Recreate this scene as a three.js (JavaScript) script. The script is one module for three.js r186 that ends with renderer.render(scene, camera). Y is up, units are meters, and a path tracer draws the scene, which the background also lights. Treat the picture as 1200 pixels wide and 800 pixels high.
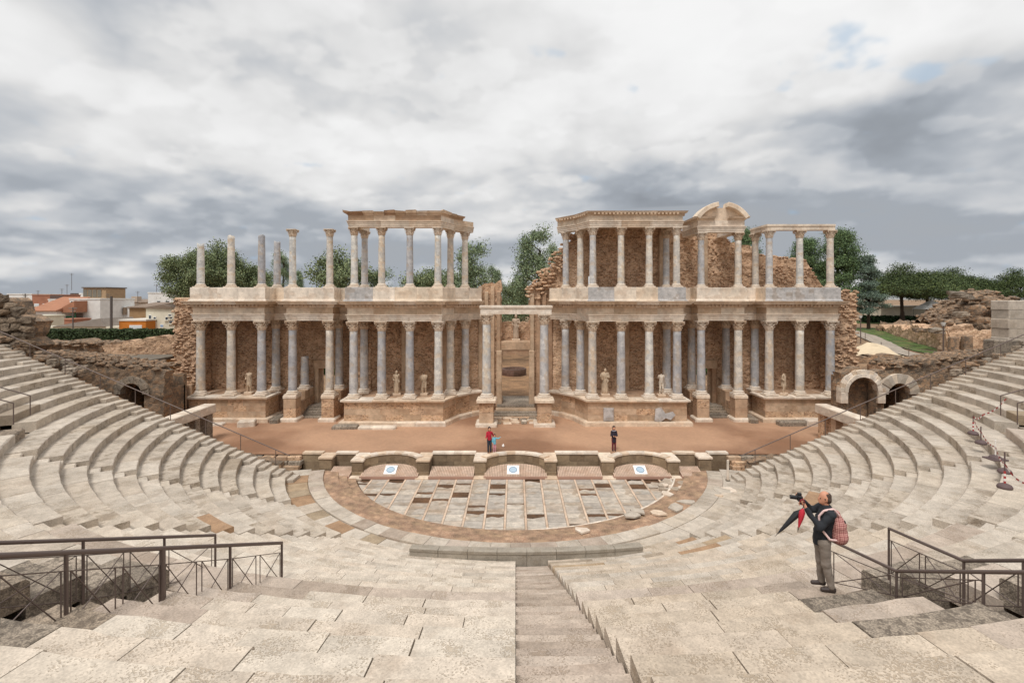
import * as THREE from 'three';
import { mergeGeometries, mergeVertices } from 'three/addons/utils/BufferGeometryUtils.js';
import { ImprovedNoise } from 'three/addons/math/ImprovedNoise.js';

// ---------------------------------------------------------------- camera, sky, sun, exposure
// metres, y up; y = 0 is the stage floor, the camera stands high on the seating and looks along -z
const FOCAL = 585, EYE = 10.35, HORIZON = 350, AXIS = 604;          // a level shift-lens view, 1200 x 800
const scene = new THREE.Scene();
const camera = new THREE.PerspectiveCamera(2 * Math.atan(400 / FOCAL) * 180 / Math.PI, 1.5, 0.1, 4000);
camera.position.set(0, EYE, 0);
camera.lookAt(0, EYE, -10);
camera.setViewOffset(1200, 800, 600 - AXIS, 400 - HORIZON, 1200, 800);
const renderer = new THREE.WebGLRenderer({ antialias: true });
renderer.setSize(1024, 682);
renderer.toneMapping = THREE.LinearToneMapping;
renderer.toneMappingExposure = 1.55;
renderer.shadowMap.enabled = true;
const noise3 = new ImprovedNoise();
function fbm3(x, y, z, oct) { let s = 0, a = 0.5; for (let i = 0; i < oct; i++) { s += a * noise3.noise(x, y, z); x = x * 2.03 + 7.1; y = y * 2.03 + 3.3; z = z * 2.03 + 1.7; a *= 0.5; } return s; }
const clamp = (v, a = 0, b = 1) => Math.min(b, Math.max(a, v));
const sstep = (a, b, v) => { const t = clamp((v - a) / (b - a)); return t * t * (3 - 2 * t); };
const lerp = (a, b, t) => a + (b - a) * t;
const SKYX = 0.4, SKYZ = 14.9;                                       // which stretch of the cloud layer is overhead
function makeSky() {
  const w = 2048, h = 1024, data = new Float32Array(w * h * 4);
  for (let j = 0; j < h; j++) for (let i = 0; i < w; i++) {
    const el = ((j + 0.5) / h - 0.5) * Math.PI, az = ((i + 0.5) / w - 0.5) * 2 * Math.PI;
    const dx = Math.cos(el) * Math.cos(az), dz = Math.cos(el) * Math.sin(az), dy = Math.sin(el);
    let r, g, b;
    if (dy < -0.02) { r = 0.2; g = 0.18; b = 0.16; } else {
      const q = 1 / (Math.max(dy, 0) + 0.22), x = dx * q, z = dz * q;     // a cloud layer seen from below
      const wx = fbm3(x * 0.8 + 4.2, 3.1, z * 0.8, 3), wz = fbm3(x * 0.8, 9.7, z * 0.8 + 2.6, 3);
      const big = fbm3(x * 0.62 + wx * 0.35 + SKYX, 1.3, z * 0.62 + wz * 0.35 + SKYZ, 4);
      const mid = fbm3(x * 1.9 + wx * 0.5, 6.4, z * 1.9 + wz * 0.5, 6), puff = Math.abs(fbm3(x * 2.6 + 1.1, 8.4 + wx, z * 2.6, 5));
      const t = dy;
      let lum = 0.33 + 0.29 * sstep(0.08, 0.42, t) + 0.58 * big + 0.26 * mid + 0.2 * (puff - 0.14);
      lum += 0.075 * (sstep(-0.06, 0.1, fbm3(x * 1.25 + 5.7 + wx * 0.3, 3.9, z * 1.5 + 0.6, 7)) - 0.5) + 0.05 * (sstep(-0.03, 0.07, fbm3(x * 3.1 + 2.7, 5.3, z * 3.6, 6)) - 0.5);      // heaped edges
      lum += 0.2 * sstep(0.12, 0.0, t) * sstep(-0.2, 0.25, fbm3(x * 0.45 + 2, 4.4, z * 0.45, 3) + 0.06);   // paler air low down
      lum = lum < 0.3 ? 0.3 - 0.13 * (1 - Math.exp(-(0.3 - lum) / 0.13)) : lum < 0.48 ? lum : 0.48 + 0.14 * (1 - Math.exp(-(lum - 0.48) / 0.14));
      const grey = sstep(0.5, 0.24, lum);
      r = lum * (1 - 0.11 * grey); g = lum * (1 - 0.035 * grey); b = lum * (1.0 + 0.07 * grey);
      const ex = dx - 0.56, ey = dy - 0.37, ez = dz + 0.74, hole = sstep(0.0, 0.22, fbm3(x * 5 + 3.4, 2.2, z * 5 + 8.1, 5) + 0.26 * Math.exp(-(ex * ex + ey * ey * 2 + ez * ez) / 0.012) - 0.30);   // a small blue gap
      r = lerp(r, 0.27, hole * 0.6); g = lerp(g, 0.36, hole * 0.6); b = lerp(b, 0.46, hole * 0.6);
    }
    const o = (j * w + i) * 4; data[o] = r; data[o + 1] = g; data[o + 2] = b; data[o + 3] = 1;
  }
  const t = new THREE.DataTexture(data, w, h, THREE.RGBAFormat, THREE.FloatType);
  t.mapping = THREE.EquirectangularReflectionMapping; t.magFilter = THREE.LinearFilter; t.minFilter = THREE.LinearFilter;
  t.wrapS = THREE.RepeatWrapping; t.needsUpdate = true; return t;
}
const skyTexture = makeSky();
scene.background = skyTexture;
scene.environment = skyTexture;
const sun = new THREE.DirectionalLight(new THREE.Color(1, 0.975, 0.935), 1.5);   // veiled by the overcast, high behind the camera
sun.position.set(-16, 88, 8); sun.target.position.set(0, 0, -38);
sun.castShadow = true; sun.shadow.radius = 32; sun.shadow.mapSize.set(4096, 4096);
Object.assign(sun.shadow.camera, { left: -75, right: 75, top: 75, bottom: -75, near: 1, far: 260 });
scene.add(sun, sun.target);

// ---------------------------------------------------------------- helpers
function rng(seed) { let a = seed >>> 0; return () => { a = (a + 0x6D2B79F5) >>> 0; let t = a; t = Math.imul(t ^ (t >>> 15), t | 1); t ^= t + Math.imul(t ^ (t >>> 7), t | 61); return ((t ^ (t >>> 14)) >>> 0) / 4294967296; }; }
const R = rng(20240), rr = (a, b) => a + (b - a) * R(), pick = a => a[Math.floor(R() * a.length)];
const at = (px, py, d) => new THREE.Vector3((px - AXIS) * d / FOCAL, EYE - (py - HORIZON) * d / FOCAL, -d);
const V = (x, y, z) => new THREE.Vector3(x, y, z);
const used = {};
function numbered(n) { const k = (used[n] = (used[n] ?? -1) + 1); return k ? n + '_' + String(k).padStart(3, '0') : n; }
function part(name, geo, mat, parent, kind) {
  const m = new THREE.Mesh(geo, mat); m.name = name; m.castShadow = m.receiveShadow = true; parent.add(m);
  if (kind) m.userData.kind = kind;
  return m;
}
function thing(name, label, category, group, pos) {
  const o = new THREE.Group(); o.name = numbered(name); o.userData = { label, category };
  if (group) o.userData.group = group;
  if (pos) o.position.copy(pos);
  scene.add(o); return o;
}
function sub(name, parent, label) { const o = new THREE.Group(); o.name = name; if (label) o.userData.label = label; parent.add(o); return o; }
function setting(name, geo, mat, label, category, kind = 'structure') {
  const m = part(numbered(name), geo, mat, scene); m.userData = { kind, label, category }; return m;
}
// uv in metres, chosen by the way each face points
function boxUV(g, scale = 1, ou = 0, ov = 0) {
  if (g.index) g = g.toNonIndexed();
  const p = g.attributes.position, n = p.count, uv = new Float32Array(n * 2), q = p.array;
  for (let i = 0; i < n; i += 3) {
    const o = i * 3, ax = q[o + 3] - q[o], ay = q[o + 4] - q[o + 1], az = q[o + 5] - q[o + 2], bx = q[o + 6] - q[o], by = q[o + 7] - q[o + 1], bz = q[o + 8] - q[o + 2];
    const x = Math.abs(ay * bz - az * by), y = Math.abs(az * bx - ax * bz), z = Math.abs(ax * by - ay * bx);
    for (let k = 0; k < 3; k++) {
      const X = p.getX(i + k), Y = p.getY(i + k), Z = p.getZ(i + k); let s, t;
      if (y >= x && y >= z) { s = X; t = Z; } else if (x >= z) { s = Z; t = Y; } else { s = X; t = Y; }
      uv[(i + k) * 2] = s * scale + ou; uv[(i + k) * 2 + 1] = t * scale + ov;
    }
  }
  g.setAttribute('uv', new THREE.BufferAttribute(uv, 2)); return g;
}
function fromTris(pos) { const g = new THREE.BufferGeometry(); g.setAttribute('position', new THREE.Float32BufferAttribute(pos, 3)); g.computeVertexNormals(); return g; }
// bevelled box centred on x and z, standing on y = 0
function block(w, h, d, bev = 0.02, ou = 0, ov = 0) {
  bev = Math.min(bev, w * 0.3, h * 0.3, d * 0.3);
  const X = w / 2, Z = d / 2, lo = [], P = (x, y, z) => [x, y, z];
  const ring = (x, z, y) => [P(-x, y, z), P(x, y, z), P(x, y, -z), P(-x, y, -z)];
  const oct = (y) => [P(-X + bev, y, Z), P(X - bev, y, Z), P(X, y, Z - bev), P(X, y, -Z + bev), P(X - bev, y, -Z), P(-X + bev, y, -Z), P(-X, y, -Z + bev), P(-X, y, Z - bev)];
  const o0 = oct(0), o1 = oct(h - bev), t = ring(X - bev, Z - bev, h);
  const tri = (a, b, c) => lo.push(...a, ...b, ...c), quad = (a, b, c, e) => { tri(a, b, c); tri(a, c, e); };
  for (let i = 0; i < 8; i++) quad(o0[i], o0[(i + 1) % 8], o1[(i + 1) % 8], o1[i]);
  for (let s = 0; s < 4; s++) { const i = s * 2, n = (s + 1) % 4; quad(o1[i], o1[i + 1], t[n], t[s]); tri(o1[i + 1], o1[(i + 2) % 8], t[n]); }
  quad(t[0], t[1], t[2], t[3]);
  const b = ring(X - bev * 0.5, Z - bev * 0.5, 0); quad(b[3], b[2], b[1], b[0]);
  return boxUV(fromTris(lo), 1, ou, ov);
}
const moved = (g, x, y, z, ry = 0) => { g = g.clone(); if (ry) g.rotateY(ry); g.translate(x, y, z); return g; };
function rod(a, b, r, seg = 8) {
  const d = b.clone().sub(a), g = new THREE.CylinderGeometry(r, r, d.length(), seg);
  g.applyQuaternion(new THREE.Quaternion().setFromUnitVectors(V(0, 1, 0), d.clone().normalize()));
  const m = a.clone().add(b).multiplyScalar(0.5); g.translate(m.x, m.y, m.z); return g;
}
function tube(pts, r, seg = 8, n) { return new THREE.TubeGeometry(new THREE.CatmullRomCurve3(pts, false, 'catmullrom', 0.1), n || pts.length * 4, r, seg); }
const clean = gs => mergeGeometries(gs.map(g => { let q = g.index ? g.toNonIndexed() : g; for (const k of Object.keys(q.attributes)) if (!['position', 'normal', 'uv'].includes(k)) { q = q.clone(); q.deleteAttribute(k); } return q; }));
function flatPoly(pts, y, thick = 0) {        // pts [x, d]; a horizontal slab whose top is at y
  const s = new THREE.Shape(pts.map(([x, d]) => new THREE.Vector2(x, d)));
  let g = thick ? new THREE.ExtrudeGeometry(s, { depth: thick, bevelEnabled: false }) : new THREE.ShapeGeometry(s);
  g.rotateX(-Math.PI / 2); g.translate(0, y - thick, 0); return boxUV(g);
}
// ---------------------------------------------------------------- textures
function tileNoise(size, cells, seed) {
  const r = rng(seed), t = new Float32Array(cells * cells), out = new Float32Array(size * size);
  for (let i = 0; i < t.length; i++) t[i] = r();
  const idx = new Int32Array(size), nx = new Int32Array(size), fr = new Float32Array(size);
  for (let i = 0; i < size; i++) { const f = i / size * cells, k = Math.floor(f), u = f - k; idx[i] = k; nx[i] = (k + 1) % cells; fr[i] = u * u * (3 - 2 * u); }
  for (let y = 0; y < size; y++) { const a = idx[y] * cells, b = nx[y] * cells, v = fr[y]; for (let x = 0; x < size; x++) { const p = idx[x], q = nx[x], u = fr[x]; out[y * size + x] = (t[a + p] * (1 - u) + t[a + q] * u) * (1 - v) + (t[b + p] * (1 - u) + t[b + q] * u) * v; } }
  return out;
}
function tileFbm(size, c0, oct, seed, gain = 0.5) {
  const out = new Float32Array(size * size); let a = 1, sum = 0;
  for (let o = 0; o < oct; o++) { const n = tileNoise(size, Math.min(size, c0 << o), seed + o * 31); for (let i = 0; i < out.length; i++) out[i] += n[i] * a; sum += a; a *= gain; }
  for (let i = 0; i < out.length; i++) out[i] /= sum;
  return out;
}
function cells(size, n, seed, sy = 1) {        // tileable cell pattern: distance to the border, id
  const ny = Math.round(n * sy), r = rng(seed), px = [], py = [], edge = new Float32Array(size * size), id = new Float32Array(size * size), tone = [];
  for (let i = 0; i < n * ny; i++) { px.push(0.15 + 0.7 * r()); py.push(0.15 + 0.7 * r()); tone.push(r()); }
  for (let y = 0; y < size; y++) for (let x = 0; x < size; x++) {
    const fx = x / size * n, fy = y / size * ny, cx = Math.floor(fx), cy = Math.floor(fy); let f1 = 9, f2 = 9, k1 = 0;
    for (let j = -1; j <= 1; j++) for (let i = -1; i <= 1; i++) {
      const k = ((cy + j + ny) % ny) * n + (cx + i + n) % n, ex = cx + i + px[k] - fx, ey = cy + j + py[k] - fy, d = Math.sqrt(ex * ex + ey * ey);
      if (d < f1) { f2 = f1; f1 = d; k1 = k; } else if (d < f2) f2 = d;
    }
    edge[y * size + x] = f2 - f1; id[y * size + x] = tone[k1];
  }
  return { edge, id };
}
function texture(size, fn, repeatMetres, srgb = true) {
  const d = new Uint8Array(size * size * 4);
  for (let i = 0; i < size * size; i++) { const c = fn(i, i % size, (i / size) | 0); d[i * 4] = clamp(c[0], 0, 255); d[i * 4 + 1] = clamp(c[1], 0, 255); d[i * 4 + 2] = clamp(c[2], 0, 255); d[i * 4 + 3] = 255; }
  const t = new THREE.DataTexture(d, size, size); t.wrapS = t.wrapT = THREE.RepeatWrapping; t.magFilter = THREE.LinearFilter; t.minFilter = THREE.LinearMipmapLinearFilter; t.generateMipmaps = true;
  if (srgb) t.colorSpace = THREE.SRGBColorSpace;
  t.repeat.set(1 / repeatMetres, 1 / repeatMetres); t.needsUpdate = true; return t;
}
const grey = v => [v, v, v], mix3 = (a, b, t) => [lerp(a[0], b[0], t), lerp(a[1], b[1], t), lerp(a[2], b[2], t)];
const T = {};
{ // pitted limestone of the seats
  const S = 1024, big = tileFbm(S, 3, 6, 11), mid = tileFbm(S, 14, 5, 12), fine = tileFbm(S, 120, 3, 13), pit = tileFbm(S, 150, 2, 14), stain = tileFbm(S, 4, 5, 15, 0.6), clus = tileFbm(S, 6, 4, 19, 0.6);
  const pk = i => sstep(0.64, 0.74, pit[i] * 0.7 + mid[i] * 0.3 + (clus[i] - 0.5) * 0.85);
  T.seat = texture(S, i => { const v = 0.90 + (big[i] - 0.5) * 0.16 + (mid[i] - 0.5) * 0.17 + (fine[i] - 0.5) * 0.2; let c = [223 * v, 214 * v, 203 * v]; c = mix3(c, [186 * v, 172 * v, 158 * v], sstep(0.5, 0.74, stain[i]) * 0.5); return mix3(c, [150, 136, 118], pk(i) * 0.42); }, 2.3);
  T.worn = texture(S, i => { const v = 0.88 + (big[i] - 0.5) * 0.2 + (mid[i] - 0.5) * 0.22 + (fine[i] - 0.5) * 0.22; let c = [218 * v, 208 * v, 196 * v]; c = mix3(c, [168 * v, 154 * v, 138 * v], sstep(0.48, 0.66, stain[i]) * 0.75); c = mix3(c, [132, 122, 110], sstep(0.56, 0.7, mid[i] * 0.6 + clus[i] * 0.4) * 0.5); return mix3(c, [140, 126, 110], pk(i) * 0.4); }, 2.3);
  T.seatBump = texture(S, i => grey(150 + (mid[i] - 0.5) * 70 + (fine[i] - 0.5) * 90 - pk(i) * 110), 2.3, false);
  const lich = tileFbm(S, 26, 4, 18);
  T.granite = texture(S, i => { const v = 0.84 + (big[i] - 0.5) * 0.4 + (fine[i] - 0.5) * 0.6; let c = [196 * v, 184 * v, 170 * v]; return mix3(c, [92, 84, 76], sstep(0.5, 0.68, lich[i]) * 0.5); }, 1.9);
  T.graniteBump = texture(S, i => grey(128 + (fine[i] - 0.5) * 150 + (mid[i] - 0.5) * 120), 1.9, false);
}
{ // rubble core of the walls: stones in mortar, putlog holes
  const S = 1024, c = cells(S, 15, 21, 2.3), c2 = cells(S, 40, 25, 1.9), big = tileFbm(S, 3, 5, 22), fine = tileFbm(S, 90, 3, 23), mid = tileFbm(S, 12, 4, 24);
  const st = i => sstep(0.05, 0.2, c.edge[i]) * (c.id[i] > 0.32 ? 1 : 0), hl = i => (c2.id[i] > 0.82 ? sstep(0.12, 0.3, c2.edge[i]) : 0) * sstep(0.44, 0.56, mid[i]);
  T.rubble = texture(S, i => { const v = 1.03 + (big[i] - 0.5) * 0.36 + (fine[i] - 0.5) * 0.28; let k = c.id[i] * 7 % 1, a = k < 0.3 ? [208, 180, 150] : k < 0.6 ? [192, 162, 134] : k < 0.8 ? [220, 198, 170] : [166, 138, 114]; a = mix3([206, 181, 157], a, st(i) * 0.85); a = mix3(a, [88, 68, 56], hl(i) * 0.75); return a.map(q => q * v); }, 3.4);
  T.rubbleBump = texture(S, i => grey(90 + st(i) * 90 + (fine[i] - 0.5) * 80 + (mid[i] - 0.5) * 60 - hl(i) * 90), 3.4, false);
  // weathered dark masonry of the outlying ruins
  T.ruin = texture(S, i => { const v = 0.92 + (big[i] - 0.5) * 0.5 + (fine[i] - 0.5) * 0.4; let k = c.id[i] * 5 % 1, a = k < 0.4 ? [178, 156, 134] : k < 0.7 ? [158, 140, 122] : [196, 164, 134]; a = mix3([170, 148, 126], a, st(i)); a = mix3(a, [126, 118, 108], sstep(0.48, 0.64, mid[i]) * 0.7); return a.map(q => q * v); }, 3.4);
}
{ // sandstone / warm marble of entablatures and capitals, and grey veined marble
  const S = 1024, big = tileFbm(S, 3, 5, 31), mid = tileFbm(S, 16, 4, 32), fine = tileFbm(S, 110, 3, 33), vein = tileFbm(S, 3, 6, 34, 0.6), vein2 = tileFbm(S, 7, 5, 35, 0.6), st = tileFbm(S, 6, 5, 36);
  T.warm = texture(S, i => { const v = 0.94 + (big[i] - 0.5) * 0.22 + (mid[i] - 0.5) * 0.16 + (fine[i] - 0.5) * 0.14; return mix3([232 * v, 220 * v, 206 * v], [204 * v, 182 * v, 162 * v], sstep(0.5, 0.72, st[i]) * 0.42); }, 2.6);
  T.warmBump = texture(S, i => grey(140 + (mid[i] - 0.5) * 110 + (fine[i] - 0.5) * 80), 2.6, false);
  const vn = i => Math.max(sstep(0.05, 0.0, Math.abs(vein[i] - 0.5)), sstep(0.03, 0, Math.abs(vein2[i] - 0.5)) * 0.6);
  T.marble = texture(S, i => { const v = 0.97 + (mid[i] - 0.5) * 0.2 + (fine[i] - 0.5) * 0.12; let c = mix3([224, 220, 214], [196, 195, 194], sstep(0.38, 0.66, vein[i] * 0.6 + big[i] * 0.4)); c = mix3(c, [174, 174, 176], vn(i) * 0.6); c = mix3(c, [214, 194, 170], sstep(0.56, 0.74, st[i]) * 0.6); return c.map(q => q * v); }, 1);
  T.slab = texture(S, i => { const v = 0.9 + (mid[i] - 0.5) * 0.26 + (fine[i] - 0.5) * 0.14; let c = mix3([228, 221, 214], [211, 206, 201], sstep(0.4, 0.62, big[i])); c = mix3(c, [192, 190, 186], vn(i) * 0.4); c = mix3(c, [182, 164, 146], sstep(0.58, 0.72, st[i]) * 0.5); return c.map(q => q * v); }, 3.1);
}
{ // sand, earth, small paving bricks
  const S = 1024, big = tileFbm(S, 2, 5, 41), mid = tileFbm(S, 9, 5, 42), fine = tileFbm(S, 130, 3, 43), damp = tileFbm(S, 3, 5, 44, 0.55);
  T.sand = texture(S, i => { const v = 0.92 + (mid[i] - 0.5) * 0.16 + (fine[i] - 0.5) * 0.08; const c = mix3([204, 170, 142], [160, 124, 98], sstep(0.42, 0.68, damp[i] * 0.6 + big[i] * 0.4)); return c.map(q => q * v); }, 19);
  T.sandRough = texture(S, i => grey(240 - 90 * sstep(0.54, 0.64, damp[i] * 0.7 + big[i] * 0.3)), 19, false);
  T.sandBump = texture(S, i => grey(128 + (fine[i] - 0.5) * 100 + (mid[i] - 0.5) * 60), 11, false);
  T.earth = texture(S, i => { const v = 0.85 + (mid[i] - 0.5) * 0.4 + (fine[i] - 0.5) * 0.4; return mix3([204, 174, 146], [168, 144, 120], sstep(0.4, 0.6, big[i])).map(q => q * v); }, 9);
  T.grass = texture(S, i => { const v = 0.75 + (mid[i] - 0.5) * 0.5 + (fine[i] - 0.5) * 0.9; return mix3([96, 122, 52], [126, 122, 70], sstep(0.5, 0.66, big[i])).map(q => q * v); }, 7);
  const B = 1024, rt = rng(47), tones = []; for (let i = 0; i < 4096; i++) tones.push(rt());
  const bk = (x, y) => { const row = Math.floor(y / 16), xx = x + (row % 2) * 16, col = Math.floor(xx / 32) % 32; const e = Math.min(xx % 32, 31 - xx % 32, (y % 16), 15 - y % 16); return [sstep(0.4, 2.4, e), tones[(row * 32 + col) % 4096]]; };
  T.brick = texture(B, (i, x, y) => { const [e, t] = bk(x, y), v = 0.82 + (mid[i] - 0.5) * 0.5 + (fine[i] - 0.5) * 0.3; let c = mix3([212, 188, 168], [192, 160, 138], t); c = mix3([200, 178, 156], c, e); return mix3(c, [196, 176, 150], sstep(0.46, 0.66, big[i]) * 0.75).map(q => q * v); }, 3.4);
  T.brickBump = texture(B, (i, x, y) => grey(70 + bk(x, y)[0] * 130 + (fine[i] - 0.5) * 50), 3.4, false);
  T.plaster = texture(512, (i, x, y) => { const k = y * 2 * S + x * 2, v = 0.93 + (mid[k] - 0.5) * 0.12 + (big[k] - 0.5) * 0.12; return [250 * v, 249 * v, 246 * v]; }, 6);
}
function std(color, map, bump, bumpScale, rough = 0.9, extra) {
  const m = new THREE.MeshStandardMaterial({ color, roughness: rough, metalness: 0, side: THREE.DoubleSide, ...extra });
  if (map) m.map = map; if (bump) { m.bumpMap = bump; m.bumpScale = bumpScale; }
  return m;
}
const M = {
  seats: ['#f7f2eb', '#f2ede6', '#ede8e1', '#e8e2da', '#f4ede3', '#eae2d8'].map(c => std(c, T.seat, T.seatBump, 0.012)),
  bright: ['#fffaf2', '#fdf7ee', '#fbf3e9', '#fff8ef'].map(c => std(c, T.seat, T.seatBump, 0.014)),
  worn: ['#f7f2eb', '#eee8e0', '#f2ebe1'].map(c => std(c, T.worn, T.seatBump, 0.014)),
  tanSeat: ['#f4eadd', '#efe4d6', '#eae0d3', '#f2e8dc'].map(c => std(c, T.seat, T.seatBump, 0.014)),
  rust: ['#d0b092', '#cfc0aa', '#c9beb0', '#d6c2a8'].map(c => std(c, T.seat, T.seatBump, 0.012)),
  granite: ['#ece6de', '#dcd6ce', '#cec8c0', '#e4dace'].map(c => std(c, T.granite, T.graniteBump, 0.02)),
  stair: ['#e6dbd2', '#dcd0c7', '#eae0d8', '#d4c8be'].map(c => std(c, T.seat, T.seatBump, 0.012)),
  rubble: ['#f3e8df', '#eaded4', '#f7eee6'].map(c => std(c, T.rubble, T.rubbleBump, 0.05)),
  ruin: ['#f2e9e0', '#e6dcd2', '#f6eade'].map(c => std(c, T.ruin, T.rubbleBump, 0.06)),
  warm: ['#fdf5ea', '#f8ecde', '#fffaf4', '#f0e2d2'].map(c => std(c, T.warm, T.warmBump, 0.012)),
  pale: ['#fffdfa', '#fcf8f2'].map(c => std(c, T.warm, T.warmBump, 0.008)),
  tan: ['#dcc6b0', '#d2baa4', '#e2d0bc', '#caB09a'].map(c => std(c, T.warm, T.warmBump, 0.02)),
  podium: ['#d8c0aa', '#ece0d4', '#e0ccb8', '#f2e8de', '#d4bea8'].map((c, i) => std(c, i % 2 ? T.rubble : T.warm, i % 2 ? T.rubbleBump : T.warmBump, 0.03)),
  shaft: ['#fffefa', '#eeeef0', '#fff8ee', '#e4e4e6', '#f8efe4', '#d9dadf'].map(c => std(c, T.marble, null, 0, 0.65)),
  greyMarble: std('#e8e9ec', T.slab, null, 0, 0.6),
  tiles: ['#fcf5ea', '#efe9e0', '#f6eee2', '#e6dfd6', '#eee2d4'].map(c => std(c, T.slab, null, 0, 0.42)),
  strip: std('#eeded0', T.warm, T.warmBump, 0.004, 0.7),
  sand: std('#f2e6dd', T.sand, T.sandBump, 0.01, 1, { roughnessMap: T.sandRough }),
  earth: std('#e8dccc', T.earth, T.sandBump, 0.05),
  wetEarth: std('#9c8672', T.earth, T.sandBump, 0.03, 0.6),
  grass: std('#ffffff', T.grass, T.sandBump, 0.06, 1),
  brick: std('#f8e8da', T.brick, T.brickBump, 0.012),
  rail: std('#6a5c56', null, null, 0, 0.5, { metalness: 0.35 }),
  steel: std('#8c8780', null, null, 0, 0.45, { metalness: 0.5 }),
  coping: std('#c9c5bd', T.seat, T.seatBump, 0.006, 0.8),
};
// ---------------------------------------------------------------- the theatre's plan: rows are arcs round (0, CZ); angle 0 faces the camera, positive towards the ruins
const CZ = -35.3, YO = -1.1;                       // centre of the arcs; level of the orchestra
const pol = (r, a, y) => [r * Math.sin(a), y, CZ + r * Math.cos(a)];
const deg = Math.PI / 180;
// one curved stone: a section swept along an arc, worn along its front edge
function arcBlock(r0, r1, a0, a1, y0, y1, bev, seed, worn = 1) {
  const q = rng(seed), n = Math.max(2, Math.round((a1 - a0) * r0 / 0.45)), rows = [], out = [];
  const A0 = typeof a0 === 'function' ? a0 : () => a0;
  for (let i = 0; i <= n; i++) {
    const a = a0 + (a1 - a0) * i / n, b = bev * (0.5 + q() * 1.3 * worn), e = (q() - 0.5) * 0.012 * worn;
    rows.push([[r0 + e, y0], [r0 + e, y1 - b], [r0 + e + b * 0.9, y1], [r1, y1 + (q() - 0.5) * 0.004], [r1, y0]].map(([r, y]) => pol(r, a, y)));
  }
  const tri = (a, b, c) => out.push(...a, ...b, ...c);
  for (let i = 0; i < n; i++) for (let k = 0; k < 4; k++) { const a = rows[i][k], b = rows[i + 1][k], c = rows[i + 1][k + 1], d = rows[i][k + 1]; tri(a, d, c); tri(a, c, b); }
  const S = rows[0], E = rows[n];
  tri(S[0], S[1], S[2]); tri(S[0], S[2], S[3]); tri(S[0], S[3], S[4]);
  tri(E[0], E[2], E[1]); tri(E[0], E[3], E[2]); tri(E[0], E[4], E[3]);
  return boxUV(fromTris(out), 1, q() * 7, q() * 7);
}
const ROW = 0.82, RISE = 0.37, R0 = 14.8, LOW = 13, WALK0 = R0 + ROW * 12, WALK1 = 25.6;
const lowR = k => R0 + ROW * k, lowH = k => YO + 0.75 + RISE * k;
const walkH = lowH(12), upR = j => WALK1 + ROW * j, upH = j => walkH + 0.42 + RISE * j;
const inView = (x, d) => d > -2.2 && Math.abs(x) < 1.2 * Math.max(d, 0) + 5;
// aisles: [edge before, edge after] as angles at a radius
const straight = (x0, x1) => [r => Math.asin(x0 / r), r => Math.asin(x1 / r)];
const radial = (A, w) => [r => A * deg - w / r, r => A * deg + w / r];
const AIS = { centre: straight(0, 1.3), n31: radial(-31, 0.42), p31: radial(31, 0.42), n53: radial(-52.6, 0.42), p53: radial(52.6, 0.42),
  nPass: [r => -17.1 * deg, r => -13.1 * deg], pPass: [r => 13.3 * deg, r => 17.0 * deg], nUp: [r => -63.4 * deg, r => -60.2 * deg], pUp: [r => 60.2 * deg, r => 63.4 * deg] };
const END_IN = 5.3, END_OUT = 4.3;                // seats stop on a line parallel to the stage
const endP = r => Math.acos(END_IN / r), endN = r => -Math.acos(END_IN / r);
let blockSeed = 100;
function wedge(label, fromEdge, toEdge, rows, opt) {
  const g = thing('seating_wedge', label, 'seating', 'wedges of curved stone seating');
  for (const [r0, r1, h, drop] of rows) {
    const a0 = fromEdge(r0 + 0.3), a1 = toEdge(r0 + 0.3), len = (a1 - a0) * r0; if (len < 0.3) continue;
    const n = Math.max(1, Math.round(len / rr(opt.len[0], opt.len[1]))), cuts = [0];
    for (let i = 1; i < n; i++) cuts.push((i + (R() - 0.5) * 0.5) / n); cuts.push(1);
    for (let i = 0; i < n; i++) {
      const gap = opt.gap * (0.4 + R()), s = a0 + (a1 - a0) * cuts[i] + gap / r0, e = a0 + (a1 - a0) * cuts[i + 1] - (i === n - 1 ? 0 : gap * 0.3 / r0);
      const m = (s + e) / 2, x = r0 * Math.sin(m), d = -(CZ + r0 * Math.cos(m)); if (!inView(x, d)) continue;
      const mat = opt.mat(i, n, r0, m);
      part('seat_block', arcBlock(r0 + (R() - 0.5) * 0.016, r1 + 0.06, s, e, h - drop, h + (R() - 0.5) * opt.uneven, opt.bev, blockSeed++, opt.worn ?? 1), mat, g);
    }
  }
  return g;
}
const lowRows = []; for (let k = 0; k < LOW; k++) lowRows.push([lowR(k), k === 12 ? WALK1 : lowR(k + 1), lowH(k), RISE + 0.09]);
const upRows = []; for (let j = 0; j < 12; j++) upRows.push([upR(j), upR(j + 1), upH(j), (j ? RISE : 0.42) + 0.09]);
const sideMat = (i, n, r, m) => { const u = R(); return u < 0.02 ? pick(M.rust) : u < 0.5 ? pick(M.worn) : pick(M.seats); };
const midMat = rust => (i, n, r, m) => { const u = R(); return u < (rust && r < 20 ? 0.07 : 0.015) ? pick(M.rust) : u < 0.4 ? pick(M.worn) : pick(M.seats); };
const nearMat = (i, n, r, m) => (R() < 0.86 ? pick(M.bright) : pick(M.seats));
const lowOpt = { len: [1.5, 2.4], gap: 0.008, uneven: 0.012, bev: 0.022 };
wedge('lower wedge of worn stone rows between end stair and first aisle on the house side', endN, AIS.n53[0], lowRows, { ...lowOpt, mat: sideMat });
wedge('lower wedge of stone rows with rust brown blocks on the house side of the orchestra', AIS.n53[1], AIS.n31[0], lowRows, { ...lowOpt, mat: midMat(true) });
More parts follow.
